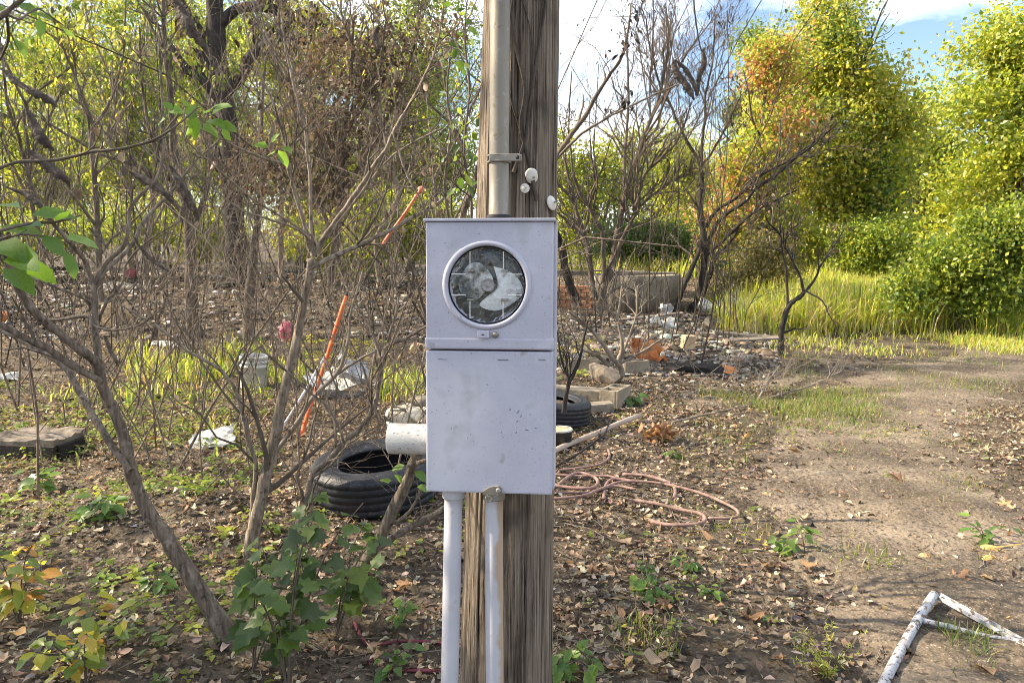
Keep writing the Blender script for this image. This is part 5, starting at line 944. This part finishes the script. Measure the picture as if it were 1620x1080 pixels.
# rubble and ash
def chips(regs, cols, flat, mat, name, label, cat):
    V = []; Fs = []; C = []; nv = 0
    for reg, n, s0, s1 in regs:
        P = scatter(reg, n); m = len(P); pc = pal(cols, m, .22)
        for p, c_ in zip(P, pc):
            s = rng.uniform(s0, s1) ** 1.0; h = np.array([(-1, -1, -1), (1, -1, -1), (1, 1, -1), (-1, 1, -1), (-1, -1, 1), (1, -1, 1), (1, 1, 1), (-1, 1, 1)], float) * (1 + .35 * rng.normal(size=(8, 3))) * np.array([1, rng.uniform(.4, 1), rng.uniform(*flat)]) * s * .5
            a = rng.uniform(0, 6.28); b = rng.normal() * .5; ca, sa, cb, sb = math.cos(a), math.sin(a), math.cos(b), math.sin(b); Rm = np.array([[ca, -sa * cb, sa * sb], [sa, ca * cb, -ca * sb], [0, sb, cb]])
            V.append(h @ Rm.T + p + [0, 0, s * .12]); C.append(np.tile(c_, (8, 1)))
            Fs.append(np.array([(0, 3, 2, 1), (4, 5, 6, 7), (0, 1, 5, 4), (1, 2, 6, 5), (2, 3, 7, 6), (3, 0, 4, 7)]) + nv); nv += 8
    Q = np.concatenate(Fs); o = link(name, mesh_np(name, np.concatenate(V), Q.ravel(), np.arange(len(Q)) * 4, M['chip'], np.concatenate(C))); tag(o, label, cat, kind='stuff')
GREYS = [(.22, .20, .17), (.15, .135, .115), (.32, .295, .26), (.085, .073, .062), (.05, .043, .038), (.24, .185, .13), (.44, .41, .37), (.12, .088, .062), (.19, .14, .095), (.10, .085, .07)]
chips([((885, 498, 1235, 595), 7500, .02, .085), ((900, 502, 1220, 575), 420, .07, .16), ((1010, 590, 1220, 625), 260, .02, .06)], GREYS, (.1, .45), 'chip', 'rubble', 'burnt grey and white rubble heap right of the meter box', 'rubble')
chips([((-60, 428, 665, 540), 5200, .03, .17), ((100, 780, 300, 860), 150, .012, .035)], [(.06, .055, .05), (.03, .028, .026), (.16, .145, .125), (.24, .22, .19), (.10, .08, .06), (.13, .095, .065), (.42, .40, .37)], (.05, .2), 'chip', 'burnt_debris', 'charred debris and ash spread under the left woods', 'debris')
# grass
def grass(name, regs, label, cols, wid=.006):
    V = []; L = []; S_ = []; C = []; nv = nl = 0
    for reg, n, h0, h1, dens in regs:
        P = scatter(reg, n, dens, True); m = len(P)
        if not m: continue
        hgt = (rng.uniform(h0, h1, m) * (.45 + 1.1 * fbm(P[:, 0] * 1.3, P[:, 1] * 1.3, 3, 77)))[:, None]; a = rng.uniform(0, 6.28, m); d = np.column_stack([np.cos(a), np.sin(a), np.zeros(m)]); lean = rng.uniform(.1, 1.25, m)[:, None]
        sd = np.column_stack([-np.sin(a), np.cos(a), np.zeros(m)]); w = (hgt * .005 + wid * .55) * rng.uniform(.5, 1.3, (m, 1)); up = np.array([0, 0, 1.])
        f = lambda t_: P + up * hgt * (t_ - .42 * lean * t_ ** 2.2) + d * hgt * lean * .8 * t_ ** 1.9
        p1, p2, p3 = f(.4), f(.75), f(1.0)
        v = np.stack([P - sd * w * .7, P + sd * w * .7, p1 + sd * w, p1 - sd * w, p2 + sd * w * .7, p2 - sd * w * .7, p3], 1).reshape(-1, 3); k = np.arange(m)[:, None] * 7
        lp = (np.array([0, 1, 2, 3, 3, 2, 4, 5, 5, 4, 6]) + k); V.append(v); L.append((lp + nv).ravel()); S_.append((np.array([0, 4, 8])[None] + np.arange(m)[:, None] * 11 + nl).ravel()); C.append(np.repeat(pal(cols, m, .2), 7, 0)); nv += len(v); nl += 11 * m
    o = link(name, mesh_np(name, np.concatenate(V), np.concatenate(L), np.concatenate(S_), M['leaf'], np.concatenate(C))); tag(o, label, 'grass', kind='stuff')
YGR = [(.40, .43, .07), (.48, .49, .09), (.30, .37, .06), (.50, .46, .20), (.22, .30, .055), (.42, .34, .17)]
patch = lambda f, th, sd: (lambda x, y: vnoise(x * f, y * f, sd) + .12 * rng.normal(size=len(x)) > th)
grass('tall_grass', [((1130, 462, 1700, 535), 70000, .25, .85, None), ((930, 415, 1120, 445), 14000, .4, .9, None), ((1200, 530, 1700, 572), 12000, .05, .2, patch(.8, .56, 5))], 'tall sunlit yellow-green grass along the far edge of the clearing', YGR, .010)
grass('grass_patch', [((1090, 615, 1450, 690), 14000, .04, .14, patch(1.9, .50, 8)), ((1000, 640, 1640, 1000), 13000, .03, .10, patch(2.4, .68, 3)), ((1230, 560, 1640, 640), 6000, .04, .14, patch(1.5, .6, 6)), ((880, 980, 1100, 1080), 900, .03, .1, patch(3, .6, 9)), ((1480, 1000, 1640, 1090), 900, .04, .12, patch(4, .55, 2))], 'short green grass patches on the bare ground at the right', [(.12, .18, .035), (.17, .23, .05), (.09, .14, .03), (.25, .26, .08), (.30, .24, .13)], .003)
grass('strap_grass', [((175, 560, 490, 612), 4600, .16, .40, patch(1.6, .52, 7)), ((590, 590, 680, 650), 700, .15, .35, None), ((-40, 600, 420, 760), 1500, .05, .2, patch(1.2, .55, 11))], 'bright strap-leaved grass strip around the white bucket', [(.24, .32, .05), (.34, .40, .07), (.17, .25, .045), (.42, .42, .10), (.36, .28, .14)], .011)
# small creeping weeds
parts = []
for reg, n, cols, s0, s1, th in [((-60, 610, 430, 1090), 9000, GR + YG[:1], .016, .05, .52), ((430, 800, 780, 1090), 1400, GR + YG[:3], .014, .04, .62), ((860, 640, 1500, 1090), 2600, GR + YG[:2], .010, .03, .72), ((880, 540, 960, 600), 700, YG, .03, .06, .3), ((450, 540, 620, 600), 1100, YG, .03, .08, .3)]:
    B = scatter(reg, n // 4, patch(2.2, th, 33)); nb = len(B); hb_ = rng.uniform(.015, .12, nb) * rng.uniform(.4, 1, nb); k = rng.integers(0, nb, nb * 6); m = len(k); P = B[k]; a_ = rng.uniform(0, 6.28, m); X = np.column_stack([np.cos(a_), np.sin(a_), rng.uniform(-.35, .5, m)]); P = P + X * np.array([1, 1, 0]) * rng.uniform(.0, .02, (m, 1)); P[:, 2] += hb_[k] * rng.uniform(.4, 1, m)
    parts.append(leaves_np(T_OV, P, X, rv(m) * .35 + np.array([0, -.1, 1.]) - X * np.array([.5, .5, 0]), rng.uniform(s0, s1, m) * rng.uniform(.6, 1.3, nb)[k], .7 * pal(cols, nb, .2)[k] + .3 * pal(cols, m, .2)))
v, l, s_, c = join_np(parts); o = link('creeping_weeds', mesh_np('creeping_weeds', v, l, s_, M['leaf'], c)); tag(o, 'small green weeds creeping through the leaf litter', 'weeds', kind='stuff')

# ---- single leafy plants
P_LOB = leaf_protos('leaf', T_LOB, [(.08, .135, .032), (.11, .17, .038), (.06, .105, .028), (.17, .23, .05)], M['leaf'])
P_GRN = leaf_protos('leaf', T_OV, [(.10, .18, .035), (.14, .22, .04), (.07, .14, .03)], M['leaf'])
P_YEL = leaf_protos('leaf', T_OV, [(.40, .40, .05), (.34, .36, .05), (.24, .30, .05), (.13, .20, .05), (.45, .36, .06), (.46, .25, .06), (.18, .25, .05)], M['leaf'])
def plant(name, px, py, stems, protos, label, cat='plant', group=None, leaf_px=40, per=9, spread=.12, h=.3, mat='bark'):
    g = G(px, py); t = thing(name, g, label, cat, group); o = np.array(g); T = Tubes()
    for k in range(stems):
        a = rng.uniform(0, 6.28); tip = np.array([math.cos(a) * spread * rng.uniform(.3, 1.2), math.sin(a) * spread * .8, h * rng.uniform(.55, 1.1)])
        A = spline(np.array([[0, 0, -.01], tip * [.25, .25, .45], tip * [.6, .6, .8], tip]), 4); T.add(A, np.linspace(.004, .0012, len(A)) * (.6 + h), 5)
        for q in range(per):
            u = rng.uniform(.25, 1); i = min(int(u * (len(A) - 1)), len(A) - 2); p = A[i]; a2 = rng.uniform(0, 6.28); X = np.array([math.cos(a2), math.sin(a2), rng.normal() * .25]); ln = leaf_px / FPX * g.y * rng.uniform(.55, 1.2) * (1.1 - .35 * u)
            st = p + X * ln * .35 + np.array([0, 0, ln * .12]); T.add([p, (p + st) / 2 + [0, 0, .004], st], .0009, 3, cap=False)
            put_leaf('leaf', protos[rng.integers(len(protos))], t, st, X + np.array([0, 0, -.35]), rv(1)[0] * .35 + np.array([0, -.35, 1.]), ln, (0, 0, 0))
    x = link('stems', T.mesh('stems', M[mat]), t); return t
plant('leafy_seedling', 455, 1090, 7, P_LOB, 'bushy seedling with dark lobed leaves at the foot of the shrubs', group='leafy seedlings', leaf_px=42, per=13, spread=.30, h=.66)
plant('leafy_seedling', 400, 1060, 4, P_LOB, 'lobed-leaf seedling leaning on the base of the large leaning shrub', group='leafy seedlings', leaf_px=42, per=11, spread=.18, h=.42)
plant('leafy_seedling', 530, 1010, 4, P_LOB, 'lobed-leaf seedling below the left tyre', group='leafy seedlings', leaf_px=40, per=11, spread=.26, h=.46)
plant('yellowing_plant', 135, 1085, 6, P_YEL, 'low plant with yellow and orange leaves in the bottom left', group='yellowing plants', leaf_px=38, per=15, spread=.22, h=.30)
plant('yellowing_plant', 30, 985, 5, P_YEL, 'yellow-green leafy plant at the left edge', group='yellowing plants', leaf_px=40, per=13, spread=.16, h=.34)
plant('small_weed', 165, 815, 3, P_GRN, 'light green weed before the dark soil bank', group='small weeds', leaf_px=34, per=8, spread=.1, h=.12)
WD = [(945, 1075, 40, 'broad-leaved weed right of the pole at the bottom', .16), (880, 1078, 34, 'weed touching the right side of the pole foot', .14), (1275, 880, 26, 'upright weed on the dark patch of bare ground', .16), (1235, 870, 18, 'tiny weed left of the upright one', .06), (1085, 900, 22, 'weed in the litter below the hose tangle', .08), (1040, 950, 24, 'weed on the litter in line with the pole foot', .08), (1130, 950, 20, 'small weed beside the big dry leaf', .08), (1560, 865, 22, 'yellowish weed behind the orange stone', .12), (1010, 930, 26, 'spreading weed between the pole and the dry leaf', .09), (640, 985, 30, 'weed left of the clean conduit', .10), (620, 1075, 30, 'weed over the maroon hose', .12), (250, 930, 26, 'little weed left of the leaning stem', .08), (60, 780, 34, 'weed below the concrete slab', .14), (1000, 640, 20, 'bright weed right of the upright block', .10), (1065, 725, 14, 'tiny bright weed past the dry tuft', .05), (480, 905, 26, 'small weed at the base of the pale-stemmed shrub', .12)]
for x, y, lp_, lab, h in WD: plant('small_weed', x, y, 3, P_GRN, lab, group='small weeds', leaf_px=lp_, per=6, spread=h * .8, h=h)
g = G(1310, 1075); t = thing('feathery_weed', g, 'feathery bright green weed at the bottom right', 'plant'); T = Tubes(); pp = []; 
for k in range(11):
    a = rng.uniform(0, 6.28); tip = np.array([math.cos(a) * .13, math.sin(a) * .1, rng.uniform(.07, .17)]); A = spline(np.array([[0, 0, 0], tip * [.3, .3, .5], tip]), 8); T.add(A, np.linspace(.0016, .0006, len(A)), 4); m = 40; i = rng.integers(2, len(A), m); pp.append((A[i], rv(m) + np.array([0, 0, .3])))
link('stems', T.mesh('stems', M['bark']), t); P = np.concatenate([a for a, b in pp]); X = np.concatenate([b for a, b in pp]); m = len(P); v, l, s_, c = leaves_np(T_SLIM, P, X, rv(m), rng.uniform(.012, .028, m), pal(YGR, m)); o = link('leaflets', mesh_np('leaflets', v, l, s_, M['leaf'], c), t); o['kind'] = 'stuff'

# ---- largest fallen leaves, one by one
def fallen(px, py, lpx, col, label=None):
    g = G(px, py); V, lp_, st = T_MAPLE if rng.random() < .7 else T_CURL; V = V.copy(); c_ = rng.uniform(.5, 1.3); V[:, 2] = c_ * V[:, 1] ** 2 * rng.uniform(.5, 1.2) + c_ * .5 * (V[:, 0] - .4) ** 2 + rng.normal(size=len(V)) * .018 + .10 * np.sin(V[:, 0] * 7 + rng.uniform(0, 6)); V[:, 1] *= rng.uniform(.6, .95)
    f_ = rng.uniform(.7, 1.0) + .22 * rng.normal(size=(len(V), 1)) * .5; me = mesh_np('fallen_leaf', V, lp_, st, M['dry'], np.clip(np.tile(col, (len(V), 1)) * f_, .01, .8))
    o = link('fallen_leaf', me); a = rng.uniform(0, 6.28); o.scale = (lpx * 1.1 / FPX * g.y,) * 3; o.location = g + Vector((0, 0, .02)); o.rotation_euler = (rng.normal() * .2, rng.normal() * .2, a)
    return tag(o, label or 'large dry brown leaf lying loose on the ground', 'leaf', 'large fallen leaves')
OB = [(.30, .18, .105), (.34, .215, .13), (.24, .14, .085), (.33, .24, .16), (.37, .23, .13)]
for x, y, l, lab in [(1052, 955, 42, 'dry pinkish leaf lying alone near the middle of the foreground litter'), (1170, 985, 56, 'big crumpled dry leaf beside the dark patch'), (1548, 1060, 62, 'big reddish leaf under the white channel'), (1500, 925, 48, 'light brown leaf on the track above the frame'), (1545, 930, 64, 'largest curled brown leaf on the track'), (1040, 1050, 60, 'pale folded leaf at the bottom right of the pole'), (660, 930, 50, 'dry tan leaf left of the clean conduit'), (1435, 770, 38, 'orange leaf on the middle of the track')]: fallen(x, y, l, OB[rng.integers(5)], lab)
for x, y, l, lab in [(935, 905, 38, 'tan leaf right of the pole below the hose tangle'), (985, 985, 34, 'curled brown leaf between two weeds right of the pole'), (1095, 1070, 44, 'brown leaf at the bottom edge right of the pole'), (1205, 905, 34, 'brown leaf left of the upright weed on bare ground'), (1300, 905, 36, 'pale leaf at the edge of the dark patch'), (1360, 760, 30, 'leaf on the track in line with the frame'), (1275, 720, 30, 'orange-brown leaf below the grass patch'), (1170, 700, 28, 'reddish leaf at the lower edge of the grass patch'), (1320, 690, 28, 'leaf at the right corner of the grass patch'), (1130, 860, 30, 'leaf below the end of the hose'), (1000, 860, 34, 'leaf beside the near end of the hose loop'), (1235, 1040, 44, 'brown leaf left of the feathery weed'), (1285, 1060, 48, 'orange-brown leaf touching the feathery weed'), (1450, 1040, 40, 'dry leaf inside the bent white frame'), (1600, 800, 34, 'leaf at the right edge of the track'), (560, 960, 40, 'brown leaf below the pipe stub on the left litter'), (300, 960, 36, 'brown leaf left of the leaning stem foot'), (230, 700, 26, 'tan leaf left of the torn pale sheet')]: fallen(x, y, l, OB[rng.integers(5)], lab)
for o in bpy.data.objects:
    if '_o' in o.keys(): del o['_o']
